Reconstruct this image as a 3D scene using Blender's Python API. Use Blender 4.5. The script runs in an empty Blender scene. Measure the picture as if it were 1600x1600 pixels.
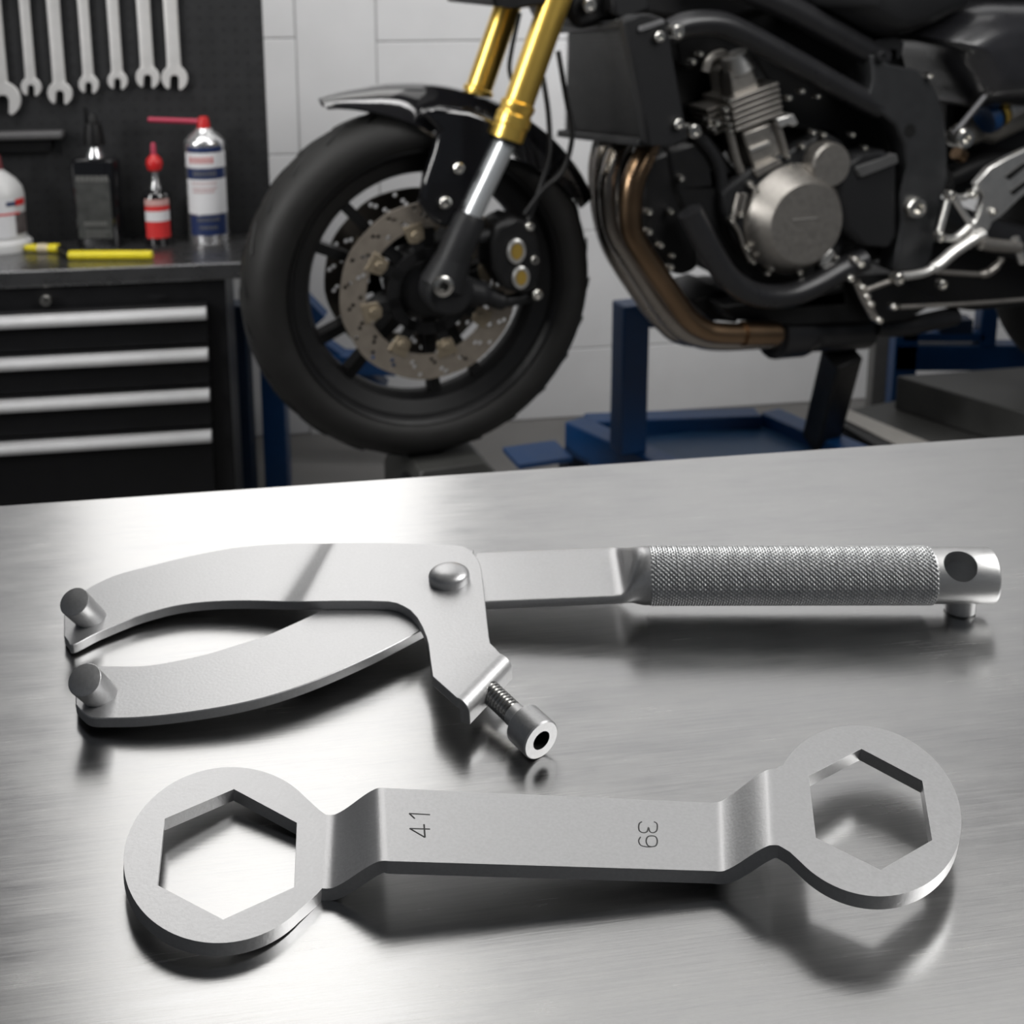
import bpy, bmesh, math, random
from mathutils import Vector as V, Matrix, noise
from mathutils.geometry import tessellate_polygon, delaunay_2d_cdt
random.seed(7)
C = bpy.context.scene.collection
PI = math.pi

# ------------------------------------------------------------------ camera
TABLE = 0.90                       # height of the steel table top
CAM_H = TABLE + 0.275
FPX, CY, PITCH = 1900.0, 357.0, math.radians(12.39)
cam_d = bpy.data.cameras.new('camera')
cam = bpy.data.objects.new('camera', cam_d)
C.objects.link(cam)
cam.location = (0, 0, CAM_H)
cam.rotation_euler = (PI/2 - PITCH, 0, 0)
cam_d.sensor_width = 36.0
cam_d.lens = 36.0*FPX/1600.0
cam_d.shift_y = -(800.0-CY)/1600.0
cam_d.clip_start = 0.01
cam_d.dof.use_dof = True
cam_d.dof.focus_distance = 0.375
cam_d.dof.aperture_fstop = 24.0
bpy.context.scene.camera = cam

# ------------------------------------------------------------------ light
W = bpy.data.worlds.new('world')
bpy.context.scene.world = W
W.use_nodes = True
W.node_tree.nodes['Background'].inputs[0].default_value = (0.80, 0.88, 1.0, 1)
W.node_tree.nodes['Background'].inputs[1].default_value = 0.07

def area(name, loc, target, sx, sy, power, col=(1, 1, 1)):
    l = bpy.data.lights.new(name, 'AREA')
    l.shape = 'RECTANGLE'; l.size = sx; l.size_y = sy; l.energy = power; l.color = col
    o = bpy.data.objects.new(name, l); C.objects.link(o)
    o.location = loc
    o.rotation_euler = (V(target)-V(loc)).to_track_quat('-Z', 'Y').to_euler()
    return o
area('back_left_panel', (-0.46, 1.95, 2.0), (-0.44, 0.35, 1.74), 0.64, 1.6, 5.6, (1, 0.985, 0.96))  # unseen area panel, hung to be mirrored in the table's left side
area('key_panel', (1.45, 0.58, 2.25), (0.0, 0.4, 0.9), 1.3, 1.1, 38, (1, 0.99, 0.97))
area('table_fill', (0.45, 2.5, 3.3), (0.44, 2.0, 0.9), 3.0, 0.8, 9, (1, 0.99, 0.97))  # added unseen lamp, brightens the near part of the table top
ww = area('wall_wash', (-0.1, 1.3, 3.3), (0.0, 3.0, 1.2), 3.0, 0.5, 17, (1, 0.99, 0.98))
ww.data.spread = math.radians(95)
wr = area('upper_wall_fill', (1.3, 1.5, 3.25), (1.0, 3.2, 2.45), 1.8, 0.4, 9, (1, 0.99, 0.97))  # added unseen lamp, brightens the upper right wall that the table mirrors
wr.data.spread = math.radians(80)
sl = area('side_softbox', (-1.75, 0.95, 1.55), (0.2, 2.1, 0.75), 0.35, 1.0, 4.5, (1, 0.99, 0.97))
sl.data.spread = math.radians(70)
bl_ = area('bike_light', (-1.2, 1.0, 2.8), (0.3, 2.3, 0.7), 0.8, 0.8, 3, (1, 0.99, 0.97))
bl_.data.spread = math.radians(70)

vs = bpy.context.scene.view_settings
bpy.context.scene.display_settings.display_device = 'sRGB'
vs.view_transform = 'Standard'; vs.look = 'None'; vs.gamma = 1.0; vs.use_curve_mapping = False
vs.exposure = 0.0

# ------------------------------------------------------------------ sight lines of the camera onto real planes
Fv = V((0, math.cos(PITCH), -math.sin(PITCH))); Uv = V((0, math.sin(PITCH), math.cos(PITCH))); Rv = V((1, 0, 0))
CAMP = V((0, 0, CAM_H))
def ray(px, py):
    return Fv + Rv*((px-800.0)/FPX) - Uv*((py-CY)/FPX)
def hit(px, py, o, n):
    d = ray(px, py)
    return CAMP + d*((o-CAMP).dot(n)/d.dot(n))
def onz(px, py, z):
    return hit(px, py, V((0, 0, z)), V((0, 0, 1)))

# ------------------------------------------------------------------ materials
def mat(name, col, metal=0.0, rough=0.5, var=0.06, scale=40.0, bump=0.0, stretch=(1, 1, 1), rvar=0.08, coat=0.0, spec=0.5, emit=None):
    m = bpy.data.materials.new(name); m.use_nodes = True
    nt = m.node_tree; b = nt.nodes['Principled BSDF']
    b.inputs['Metallic'].default_value = metal
    b.inputs['Specular IOR Level'].default_value = spec
    b.inputs['Coat Weight'].default_value = coat
    b.inputs['Coat Roughness'].default_value = 0.05
    tc = nt.nodes.new('ShaderNodeTexCoord'); mp = nt.nodes.new('ShaderNodeMapping')
    mp.inputs['Scale'].default_value = stretch
    nz = nt.nodes.new('ShaderNodeTexNoise'); nz.inputs['Scale'].default_value = scale; nz.inputs['Detail'].default_value = 4
    nt.links.new(tc.outputs['Object'], mp.inputs[0]); nt.links.new(mp.outputs[0], nz.inputs['Vector'])
    r = nt.nodes.new('ShaderNodeValToRGB')
    r.color_ramp.elements[0].position = 0.3; r.color_ramp.elements[1].position = 0.7
    r.color_ramp.elements[0].color = tuple(max(0, c*(1-var)) for c in col)+(1,)
    r.color_ramp.elements[1].color = tuple(min(1, c*(1+var)) for c in col)+(1,)
    nt.links.new(nz.outputs[0], r.inputs[0]); nt.links.new(r.outputs[0], b.inputs['Base Color'])
    mr = nt.nodes.new('ShaderNodeMapRange')
    mr.inputs['To Min'].default_value = max(0.02, rough-rvar); mr.inputs['To Max'].default_value = min(1, rough+rvar)
    nt.links.new(nz.outputs[0], mr.inputs[0]); nt.links.new(mr.outputs[0], b.inputs['Roughness'])
    if bump:
        bn = nt.nodes.new('ShaderNodeBump'); bn.inputs['Strength'].default_value = bump; bn.inputs['Distance'].default_value = 0.0005
        nt.links.new(nz.outputs[0], bn.inputs['Height']); nt.links.new(bn.outputs[0], b.inputs['Normal'])
    return m
M = {}
M['tool'] = mat('bead_blasted_steel', (0.50, 0.50, 0.505), 0.80, 0.39, 0.05, 900, 0.10)
M['knurl'] = mat('knurled_steel', (0.56, 0.565, 0.57), 0.85, 0.36, 0.05, 500)
M['machined'] = mat('machined_steel', (0.60, 0.60, 0.60), 0.9, 0.42, 0.05, 300, 0.0, (1, 1, 20))
M['thread'] = mat('screw_thread_steel', (0.55, 0.54, 0.52), 1.0, 0.22, 0.05, 300)
M['socket'] = mat('dark_socket', (0.01, 0.01, 0.01), 0.3, 0.5)
M['engrave'] = mat('engraved_line', (0.06, 0.06, 0.06), 0.5, 0.6)
M['black'] = mat('satin_black', (0.008, 0.008, 0.0085), 0.0, 0.42, spec=0.3)
M['gloss'] = mat('gloss_black_paint', (0.006, 0.006, 0.007), 0.0, 0.10, coat=1.0, rvar=0.02)
M['dark'] = mat('dark_grey_plastic', (0.016, 0.0163, 0.0175), 0.0, 0.45, bump=0.1, scale=300, spec=0.22)
M['frame'] = mat('black_frame_paint', (0.022, 0.022, 0.024), 0.2, 0.30)
M['rubber'] = mat('tyre_rubber', (0.012, 0.0117, 0.0113), 0.0, 0.58, 0.1, 30, spec=0.3)
M['gold'] = mat('gold_anodised', (0.92, 0.62, 0.14), 0.9, 0.30, 0.01, 60, rvar=0.02)
M['chrome'] = mat('chrome_tube', (0.72, 0.75, 0.77), 0.8, 0.34, 0.02, rvar=0.02)
M['alu'] = mat('cast_aluminium', (0.36, 0.34, 0.315), 0.9, 0.42, 0.08, 120, 0.15)
M['alubright'] = mat('bright_aluminium', (0.70, 0.69, 0.67), 0.9, 0.35, 0.04, 100)
M['bolt'] = mat('zinc_bolt', (0.75, 0.73, 0.69), 1.0, 0.25, 0.04)
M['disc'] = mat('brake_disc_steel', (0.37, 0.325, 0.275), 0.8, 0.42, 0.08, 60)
M['tab'] = mat('bronze_tab', (0.38, 0.32, 0.235), 0.8, 0.4)
M['exhaust'] = mat('heat_tinted_exhaust', (0.25, 0.165, 0.10), 1.0, 0.30, 0.2, 9)
M['exhaustgrey'] = mat('grey_exhaust', (0.34, 0.31, 0.28), 1.0, 0.28, 0.12, 9)
M['blue'] = mat('blue_paint', (0.003, 0.042, 0.140), 0.0, 0.38)
M['navy'] = mat('dark_blue_paint', (0.006, 0.018, 0.045), 0.0, 0.45)
M['cabinet'] = mat('cabinet_black', (0.008, 0.008, 0.009), 0.0, 0.42, spec=0.3)
M['handle'] = mat('satin_handle', (0.74, 0.74, 0.75), 0.3, 0.42, 0.03)
M['steeltop'] = mat('worktop_steel', (0.22, 0.22, 0.225), 0.9, 0.28, 0.06, 30)
M['toolwrench'] = mat('chrome_vanadium', (0.78, 0.77, 0.76), 0.35, 0.36, 0.04)
M['white'] = mat('white_plastic', (0.62, 0.62, 0.62), 0.0, 0.4, 0.03)
M['labelwhite'] = mat('label_white', (0.70, 0.70, 0.72), 0.0, 0.5, 0.02)
M['red'] = mat('red_plastic', (0.55, 0.018, 0.02), 0.0, 0.35)
M['redlabel'] = mat('red_label', (0.62, 0.03, 0.03), 0.0, 0.5)
M['navylabel'] = mat('navy_label', (0.008, 0.022, 0.09), 0.0, 0.5)
M['greylabel'] = mat('grey_label', (0.045, 0.047, 0.045), 0.0, 0.5, 0.3, 60)
M['greytext'] = mat('grey_print', (0.13, 0.13, 0.125), 0.0, 0.5)
M['straw'] = mat('red_straw', (0.40, 0.03, 0.07), 0.0, 0.4)
M['silver'] = mat('silver_can', (0.70, 0.70, 0.71), 0.9, 0.25, 0.02)
M['yellow'] = mat('yellow_plastic', (0.72, 0.60, 0.012), 0.0, 0.4)
M['floor'] = mat('concrete_floor', (0.17, 0.165, 0.16), 0.0, 0.6, 0.12, 3, 0.1)
M['wall'] = mat('painted_block', (0.80, 0.80, 0.81), 0.0, 0.6, 0.03, 8, 0.2)
M['mortar'] = mat('mortar_joint', (0.46, 0.46, 0.46), 0.0, 0.8)
M['deck'] = mat('deck_grey', (0.042, 0.042, 0.040), 0.0, 0.5, 0.2, 14)

def table_material():
    m = bpy.data.materials.new('brushed_stainless'); m.use_nodes = True
    nt = m.node_tree; N = nt.nodes; L = nt.links; b = N['Principled BSDF']
    b.inputs['Metallic'].default_value = 1.0
    tc = N.new('ShaderNodeTexCoord')
    def nz(stretch, scale, detail, rough=0.5):
        mp = N.new('ShaderNodeMapping'); mp.inputs['Scale'].default_value = stretch
        n = N.new('ShaderNodeTexNoise'); n.inputs['Scale'].default_value = scale; n.inputs['Detail'].default_value = detail
        n.inputs['Roughness'].default_value = rough
        L.new(tc.outputs['Object'], mp.inputs[0]); L.new(mp.outputs[0], n.inputs['Vector'])
        return n.outputs[0]
    fine = nz((12, 420, 1), 2.2, 6, 0.65)
    mid = nz((26, 110, 1), 1.5, 5, 0.6)
    blot = nz((9, 18, 1), 2.4, 7, 0.65)
    def math_(op, a, c):
        q = N.new('ShaderNodeMath'); q.operation = op
        for i, s in enumerate((a, c)):
            if isinstance(s, (int, float)): q.inputs[i].default_value = s
            else: L.new(s, q.inputs[i])
        return q.outputs[0]
    s = math_('ADD', math_('MULTIPLY', fine, 0.36), math_('ADD', math_('MULTIPLY', mid, 0.28), math_('MULTIPLY', blot, 0.36)))
    r = N.new('ShaderNodeValToRGB'); r.color_ramp.elements[0].position = 0.32; r.color_ramp.elements[1].position = 0.68
    r.color_ramp.elements[0].color = (0.38, 0.38, 0.385, 1); r.color_ramp.elements[1].color = (0.53, 0.528, 0.522, 1)
    L.new(s, r.inputs[0]); L.new(r.outputs[0], b.inputs['Base Color'])
    mr = N.new('ShaderNodeMapRange'); mr.inputs['From Min'].default_value = 0.3; mr.inputs['From Max'].default_value = 0.7
    mr.inputs['To Min'].default_value = 0.16; mr.inputs['To Max'].default_value = 0.31
    L.new(s, mr.inputs[0]); L.new(mr.outputs[0], b.inputs['Roughness'])
    bn = N.new('ShaderNodeBump'); bn.inputs['Strength'].default_value = 0.06; bn.inputs['Distance'].default_value = 0.0004
    L.new(fine, bn.inputs['Height']); L.new(bn.outputs[0], b.inputs['Normal'])
    return m
M['table'] = table_material()

# ------------------------------------------------------------------ mesh building
def frame_of(axis, up=None):
    a = V(axis).normalized()
    u = V(up) if up is not None else (V((0, 0, 1)) if abs(a.z) < 0.9 else V((1, 0, 0)))
    x = u.cross(a).normalized(); y = a.cross(x).normalized()
    return x, y, a

def inside(p, poly):
    c = False; j = len(poly)-1
    for i in range(len(poly)):
        a, b = poly[i], poly[j]
        if (a[1] > p[1]) != (b[1] > p[1]) and p[0] < (b[0]-a[0])*(p[1]-a[1])/(b[1]-a[1])+a[0]: c = not c
        j = i
    return c
def fill(loops):
    o = loops[0][0]; nrm_ = V((0, 0, 0))
    l0 = loops[0]
    for i in range(len(l0)): nrm_ += (l0[i]-o).cross(l0[(i+1) % len(l0)]-o)
    x, y, a = frame_of(nrm_)
    k = 1.0/max((p-o).length for p in l0)
    f2 = [[((p-o).dot(x)*k, (p-o).dot(y)*k) for p in l] for l in loops]
    pts = []; edges = []
    for l in f2:
        b = len(pts); pts += l; edges += [(b+i, b+(i+1) % len(l)) for i in range(len(l))]
    vo, _, fo, ov, _, _ = delaunay_2d_cdt([V(p) for p in pts], edges, [], 0, 1e-7)
    res = []
    for t in fo:
        c = [sum(vo[i][q] for i in t)/3 for q in (0, 1)]
        if inside(c, f2[0]) and not any(inside(c, h) for h in f2[1:]):
            ids = [ov[i][0] for i in t if ov[i]]
            if len(ids) == 3: res.append(tuple(ids))
    return res

class MB:
    def __init__(s): s.v = []; s.f = []
    def add(s, vs, fs):
        o = len(s.v); s.v += [V(p) for p in vs]; s.f += [tuple(i+o for i in f) for f in fs]; return s
    def box(s, c, size, ax=None):
        c = V(c); ex, ey, ez = ax or (V((1, 0, 0)), V((0, 1, 0)), V((0, 0, 1)))
        p = [c+ex*(i*size[0]/2)+ey*(j*size[1]/2)+ez*(k*size[2]/2) for k in (-1, 1) for j in (-1, 1) for i in (-1, 1)]
        return s.add(p, [(0, 2, 3, 1), (4, 5, 7, 6), (0, 1, 5, 4), (2, 6, 7, 3), (0, 4, 6, 2), (1, 3, 7, 5)])
    def loft(s, rings, caps=True, closed=False):
        n = len(rings[0]); vs = [p for r in rings for p in r]; fs = []
        m = len(rings)
        for k in range(m if closed else m-1):
            k2 = (k+1) % m
            for i in range(n):
                j = (i+1) % n
                fs.append((k*n+i, k*n+j, k2*n+j, k2*n+i))
        if caps and not closed:
            fs.append(tuple(range(n-1, -1, -1))); fs.append(tuple((m-1)*n+i for i in range(n)))
        return s.add(vs, fs)
    def tube(s, pts, r, seg=16, caps=True, flat=1.0):
        pts = [V(p) for p in pts]; rings = []; px = None
        for i, p in enumerate(pts):
            t = (pts[min(i+1, len(pts)-1)]-pts[max(i-1, 0)]).normalized()
            if px is None: px, py, _ = frame_of(t)
            else:
                px = (px - t*px.dot(t)).normalized(); py = t.cross(px)
            rr = r[i] if isinstance(r, (list, tuple)) else r
            rings.append([p+px*(rr*math.cos(2*PI*k/seg))+py*(rr*flat*math.sin(2*PI*k/seg)) for k in range(seg)])
        return s.loft(rings, caps)
    def lathe(s, o, axis, prof, seg=32, caps=True, closed=False):
        o = V(o); x, y, a = frame_of(axis)
        rings = [[o+a*h+x*(r*math.cos(2*PI*k/seg))+y*(r*math.sin(2*PI*k/seg)) for k in range(seg)] for h, r in prof]
        return s.loft(rings, caps, closed)
    def prism(s, top, vec):
        n = len(top); vec = V(vec); top = [V(p) for p in top]
        vs = top+[p+vec for p in top]
        tri = tessellate_polygon([top])
        fs = [tuple(t) for t in tri]+[tuple(i+n for i in reversed(t)) for t in tri]
        fs += [(i, i+n, (i+1) % n+n, (i+1) % n) for i in range(n)]
        return s.add(vs, fs)
    def plate(s, loops, vec, skip=()):
        """flat plate with holes: loops of 3D points on one plane, outer first; skip = edges (loop, index) left without a wall"""
        vec = V(vec); loops = [[V(p) for p in l] for l in loops]
        flat = [p for l in loops for p in l]; n = len(flat)
        tri = fill(loops)
        fs = [tuple(t) for t in tri]+[tuple(i+n for i in reversed(t)) for t in tri]
        o = 0
        for li, l in enumerate(loops):
            m = len(l)
            for i in range(m):
                if (li, i) in skip: continue
                a, c = o+i, o+(i+1) % m
                fs.append((a, a+n, c+n, c))
            o += m
        return s.add(flat+[p+vec for p in flat], fs)
    def sphere(s, c, r, seg=16, ax=None, sc=(1, 1, 1)):
        ex, ey, ez = ax or (V((1, 0, 0)), V((0, 1, 0)), V((0, 0, 1))); rings = []
        for k in range(1, seg//2):
            t = PI*k/(seg//2)
            rings.append([V(c)+ex*(r*sc[0]*math.sin(t)*math.cos(2*PI*i/seg))+ey*(r*sc[1]*math.sin(t)*math.sin(2*PI*i/seg))-ez*(r*sc[2]*math.cos(t)) for i in range(seg)])
        return s.loft(rings)
    def build(s, name, m, parent=None, smooth=38, bevel=0.0, bseg=2, weld=True, base=None):
        off = V(base) if base is not None else (world_loc(parent) if parent else V((0, 0, 0)))
        me = bpy.data.meshes.new(name)
        me.from_pydata([tuple(p-off) for p in s.v], [], s.f)
        bm = bmesh.new(); bm.from_mesh(me)
        if weld: bmesh.ops.remove_doubles(bm, verts=bm.verts, dist=2e-6)
        bmesh.ops.recalc_face_normals(bm, faces=bm.faces)
        bm.to_mesh(me); bm.free()
        for p in me.polygons: p.use_smooth = True
        me.set_sharp_from_angle(angle=math.radians(smooth))
        me.materials.append(m if not isinstance(m, str) else M[m])
        o = bpy.data.objects.new(name, me); C.objects.link(o)
        if parent: o.parent = parent
        else: o.location = off
        if bevel:
            b = o.modifiers.new('bevel', 'BEVEL'); b.width = bevel; b.segments = bseg; b.limit_method = 'ANGLE'; b.angle_limit = math.radians(40)
            b.harden_normals = False
        return o

LOC = {}
def world_loc(o):
    r = V((0, 0, 0))
    while o is not None:
        r = r + o.location; o = o.parent
    return r
def thing(name, label, cat, loc, group=None):
    o = bpy.data.objects.new(name, None); C.objects.link(o); o.location = loc; o.empty_display_size = 0.05
    o['label'] = label; o['category'] = cat
    if group: o['group'] = group
    return o
def tag(o, label, cat, group=None):
    o['label'] = label; o['category'] = cat
    if group: o['group'] = group
    return o
def structure(o): o['kind'] = 'structure'; return o
def spline(pts, n=8):
    """Catmull-Rom through points"""
    pts = [V(p) for p in pts]; out = []
    for i in range(len(pts)-1):
        p0 = pts[max(i-1, 0)]; p1 = pts[i]; p2 = pts[i+1]; p3 = pts[min(i+2, len(pts)-1)]
        for k in range(n):
            t = k/n
            out.append(0.5*((2*p1)+(p2-p0)*t+(2*p0-5*p1+4*p2-p3)*t*t+(3*p1-p0-3*p2+p3)*t**3))
    out.append(pts[-1]); return out

# ================================================================== SETTING
YAW = math.radians(9.6)
wx = V((math.cos(YAW), math.sin(YAW), 0)); wn = V((math.sin(YAW), -math.cos(YAW), 0)); up = V((0, 0, 1))   # along the wall, out of the wall
WAX = (wx, -wn, up)
WALL_O = V((0, 3.0, 0))
def onwall(px, py, d=0.0): return hit(px, py, WALL_O+wn*d, wn)
structure(MB().box((0, 1.2, -0.05), (7, 6, 0.1)).build('floor', 'floor'))
structure(MB().box((0, 1.2, 3.44), (7, 6, 0.1)).build('ceiling', mat('grey_ceiling', (0.24, 0.24, 0.24), 0, .7)))
wb = MB()
zt = 3.38
def col(px0, px1, joints, y_ref):
    a = -3.2 if px0 is None else (onwall(px0, 150)-WALL_O).dot(wx)
    b = 3.4 if px1 is None else (onwall(px1, 150)-WALL_O).dot(wx)
    zs = [0.0]+sorted(onwall(y_ref, j).z for j in joints)+[]
    while px0 != 465 and zs[-1]+0.27 < zt: zs.append(zs[-1]+0.27)
    zs.append(zt)
    g = 0.0018
    for z0, z1 in zip(zs[:-1], zs[1:]):
        wb.box(WALL_O+wx*((a+b)/2)+up*((z0+z1)/2)-wn*0.05, (b-a-2*g, 0.1, z1-z0-2*g), WAX)
col(None, 465, (60, 242, 420), 435)
col(465, 590, (735,), 480)
col(590, None, (62, 213, 362, 545), 900)
structure(wb.build('wall_back', 'wall', bevel=0.0015))
structure(MB().box(WALL_O+wx*0.1+up*(zt/2)-wn*0.0475, (6.6, 0.09, zt-0.02), WAX).build('trim_1', 'mortar'))

# ================================================================== FOREGROUND TABLE
a0 = onz(0, 789, TABLE); a1 = onz(1600, 679, TABLE)
tx = (a1-a0).normalized(); tn = V((tx.y, -tx.x, 0))
mid = (a0+a1)/2
tc_ = mid + tn*0.40
wbn = thing('workbench', 'brushed stainless steel workbench carrying the pin wrench and the ring spanner in the foreground', 'workbench', V((tc_.x, tc_.y, 0)))
tp = MB().box(V((0, 0, TABLE-0.02)), (1.9, 0.80, 0.04)).build('worktop', 'table', None, bevel=0.0015)
tp.parent = wbn; tp.location = (0, 0, 0); tp.rotation_euler = (0, 0, math.atan2(tx.y, tx.x))
for i in (-1, 1):
    for j in (-1, 1):
        c = tc_+tx*(0.88*i)+tn*(0.33*j)
        MB().box((c.x, c.y, (TABLE-0.04)/2), (0.05, 0.05, TABLE-0.04), (tx, -tn, up)).build('leg', 'black', wbn, bevel=0.003)

# ================================================================== RING SPANNER (41 / 39)
T = TABLE
TH = 0.0044
tilt = math.tan(math.radians(4.6))
cL = onz(505, 1350, T+0.003)
def ringL_plane():
    n = V((tilt, 0, 1)).normalized(); return V((cL.x, 0, T+TH)), n
S = 0.0125
pL, pn = ringL_plane()
pA = pL+pn*S; pR = pL+pn*(2*S)
sp = thing('ring_spanner', 'double ended grey ring spanner stamped 41 and 39 nearest the viewer', 'spanner', V((0.0, onz(800, 1300, T).y, T)))
def ell(cx, cy, a, b, sh, t0, t1, n):
    return [(cx+a*math.cos(t)+sh*math.sin(t), cy-b*math.sin(t)) for t in [math.radians(t0+(t1-t0)*i/n) for i in range(n+1)]]
loopL = [(510, 1273), (506, 1271), (497, 1264)] + ell(351, 1336, 157.5, 137.5, 11, 42, 322, 72) + [(482, 1409), (492, 1400), (499, 1393), (503, 1388)]
hexL = [(365.5, 1233), (463.8, 1285.6), (460, 1386), (348.6, 1436.8), (246, 1383), (257.5, 1279)]
loopR = [(1217, 1321), (1224, 1325), (1234, 1331)] + ell(1356, 1267, 145, 133.5, -19, 217, 508, 72)[0:] + [(1219, 1197), (1212, 1201)]
hexR = [(1346, 1170), (1441, 1220), (1456.5, 1312.5), (1376, 1359), (1275, 1309), (1263.5, 1212.5)]
mb = MB()
def pp(l, o): return [hit(x, y, o, pn) for x, y in l]
LL = pp(loopL, pL); RL = pp(loopR, pR)
mb.plate([LL, pp(hexL, pL)], -pn*TH, skip={(0, len(LL)-1)})
mb.plate([RL, pp(hexR, pR)], -pn*TH, skip={(0, len(RL)-1)})
# arm as a strip of cross-sections from ring to ring
aT, aB = hit(602, 1231.2, pA, pn), hit(608, 1345.4, pA, pn)
bT, bB = hit(1112, 1254, pA, pn), hit(1116, 1361, pA, pn)
secs = []
def ramp(t):                      # straight flank with rounded shoulders
    return max(0.0, min(1.0, 0.5+0.5*math.sin(PI*(max(0, min(1, t))-0.5)))) * 0.75 + max(0, min(1, (t-0.15)/0.70))*0.25
def off(p, plane): return (p-plane).dot(pn)
def bend(t0, b0, t1, b1, n=26):
    for i in range(n+1):
        t = i/n; r = ramp(t); 
        def mix(p, q):
            h0, h1 = off(p, pL), off(q, pL)
            pf, qf = p-pn*h0, q-pn*h1
            return pf+(qf-pf)*t+pn*(h0+(h1-h0)*r)
        secs.append((mix(t0, t1), mix(b0, b1)))
bend(LL[0], LL[-1], aT, aB)
bend(bT, bB, RL[-1], RL[0])
nrm = []
for i, (a, b) in enumerate(secs):
    p = secs[max(0, i-1)]; q = secs[min(len(secs)-1, i+1)]
    d = ((q[0]+q[1])-(p[0]+p[1])).normalized(); w = (a-b).normalized()
    nn = d.cross(w).normalized()
    if nn.z < 0: nn = -nn
    if i in (0, len(secs)-1): nn = pn
    nrm.append(nn)
rings = [[a, b, b-n*TH, a-n*TH] for (a, b), n in zip(secs, nrm)]
mb.loft(rings, caps=False)
spo = mb.build('spanner_body', 'tool', sp, smooth=30, bevel=0.00045)
# stamped figures
def stroke(l, o, r=0.00042):
    s = MB(); s.tube([hit(x, y, o, pn)-pn*(r*0.72) for x, y in l], r, 8); return s
dg = MB()
for l in ([(639, 1271), (672, 1273)], [(640, 1271.5), (648, 1279)], [(640, 1294.5), (672, 1295.5)], [(640, 1294.5), (664, 1308.5)], [(664, 1308.5), (662.5, 1288)]):
    dg.add(*(lambda s: (s.v, s.f))(stroke(l, pA)))
dg.build('size_number', 'engrave', sp)
def rotcw(pts, x0, x1, y0, y1): return [(x0+h*(x1-x0), y0+w*(y1-y0)) for w, h in pts]
three = [(0, .82), (.15, .97), (.5, 1), (.85, .95), (1, .78), (.9, .6), (.5, .53), (.9, .45), (1, .25), (.85, .05), (.5, 0), (.15, .04), (0, .17)]
nine = [(1, .7), (.9, .92), (.5, 1), (.1, .92), (0, .7), (.1, .48), (.5, .4), (.9, .5), (1, .7), (1, .4), (.85, .1), (.45, 0), (.1, .1)]
dg = MB()
for g, ya, yb in ((three, 1284, 1301), (nine, 1306, 1323)):
    l = rotcw(g, 998, 1027, ya, yb)
    l = [(p.x, p.y) for p in spline([V((x, y, 0)) for x, y in l], 4)]
    s = stroke(l, pA, 0.00036); dg.add(s.v, s.f)
dg.build('size_number', 'engrave', sp)

# ================================================================== PIN WRENCH
slope = 0.045
kn = V((-slope, 0, 1)).normalized()
def kplane(h): return V((0, 0, T+0.0112+h))
def kp(px, py, h): return hit(px, py, kplane(h), kn)
PT = 0.0040
pw = thing('pin_wrench', 'grey adjustable pin wrench with two curved jaws and knurled handle lying behind the ring spanner', 'wrench', V((0, kp(800, 900, 0).y, T)))
# --- upper jaw plate: strip for the curved jaw, polygon for the pivot head
top = [(100, 962), (112, 940), (135, 921), (172, 902), (203, 892), (235, 884), (272, 874.5), (310, 866), (341, 860), (372, 855), (416, 851), (460, 849), (495, 849), (510, 849), (522, 848.5), (534, 848)]
bot = [(100, 993), (106, 1001), (114, 1007.5), (150, 989.5), (185, 974.5), (210, 964.5), (235, 956.5), (272, 947), (310, 941.5), (347, 939), (385, 938.3), (420, 939), (440, 939.6), (458, 939.8), (474, 939.8), (490, 939.5)]
lev = [2e-3]*12+[2.4e-3, 4e-3, 5.6e-3, 6e-3]
dtop = [(p.x, p.y) for p in spline([V((x, y, 0)) for x, y in top], 4)]
dbot = [(p.x, p.y) for p in spline([V((x, y, 0)) for x, y in bot], 4)]
dlev = [p.x for p in spline([V((h, 0, 0)) for h in lev], 4)]
rings = []
for (tx_, ty_), (bx_, by_), h in zip(dtop, dbot, dlev):
    a = kp(tx_, ty_, h); b = kp(bx_, by_, h)
    rings.append([a, b, b-kn*PT, a-kn*PT])
mb = MB(); mb.loft(rings, caps=False)
mb.f.append((0, 1, 2, 3))
head = [(490, 939.5), (526, 939), (575, 939), (607, 940), (620, 942.5), (631, 947.5), (641, 953.6), (651.5, 965), (660, 980), (666, 995), (669, 1006), (672.5, 1033.5), (676, 1057), (713, 1090)]
head += [(781, 1020.5), (774, 1012.5), (766, 1005), (764, 995), (761, 970), (757, 930), (754, 905), (752, 887.5), (748, 876), (743, 868), (735, 859.5), (725, 854), (713, 851.5), (650, 849.5), (590, 848), (534, 848)]
HP = [kp(x, y, 6e-3) for x, y in head]
mb.plate([HP], -kn*PT, skip={(0, len(HP)-1), (0, 13)})
# flange folded down along the edge (713,1090)-(781,1020.5)
e0, e1 = HP[13], HP[14]
ed = (e1-e0).normalized(); outn = ed.cross(kn).normalized()
if outn.y > 0: outn = -outn
prof = []
R_ = 0.0052
for i in range(9):
    t = i/8*PI/2; prof.append((R_*math.sin(t), -R_*(1-math.cos(t))))
prof.append((R_, -0.0095))
inner = [(max(0, o_ - PT*math.sin(min(i, 8)/8*PI/2)), h_-PT*math.cos(min(i, 8)/8*PI/2)) for i, (o_, h_) in enumerate(prof)]
inner[-1] = (R_-PT, -0.0095)
rings = []
for (o_, h_), (oi, hi) in zip(prof, inner):
    rings.append([e0+outn*o_+kn*h_, e1+outn*o_+kn*h_, e1+outn*oi+kn*hi, e0+outn*oi+kn*hi])
mb.loft(rings, caps=False); n0 = len(mb.v); mb.f.append((n0-4, n0-3, n0-2, n0-1))
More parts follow.
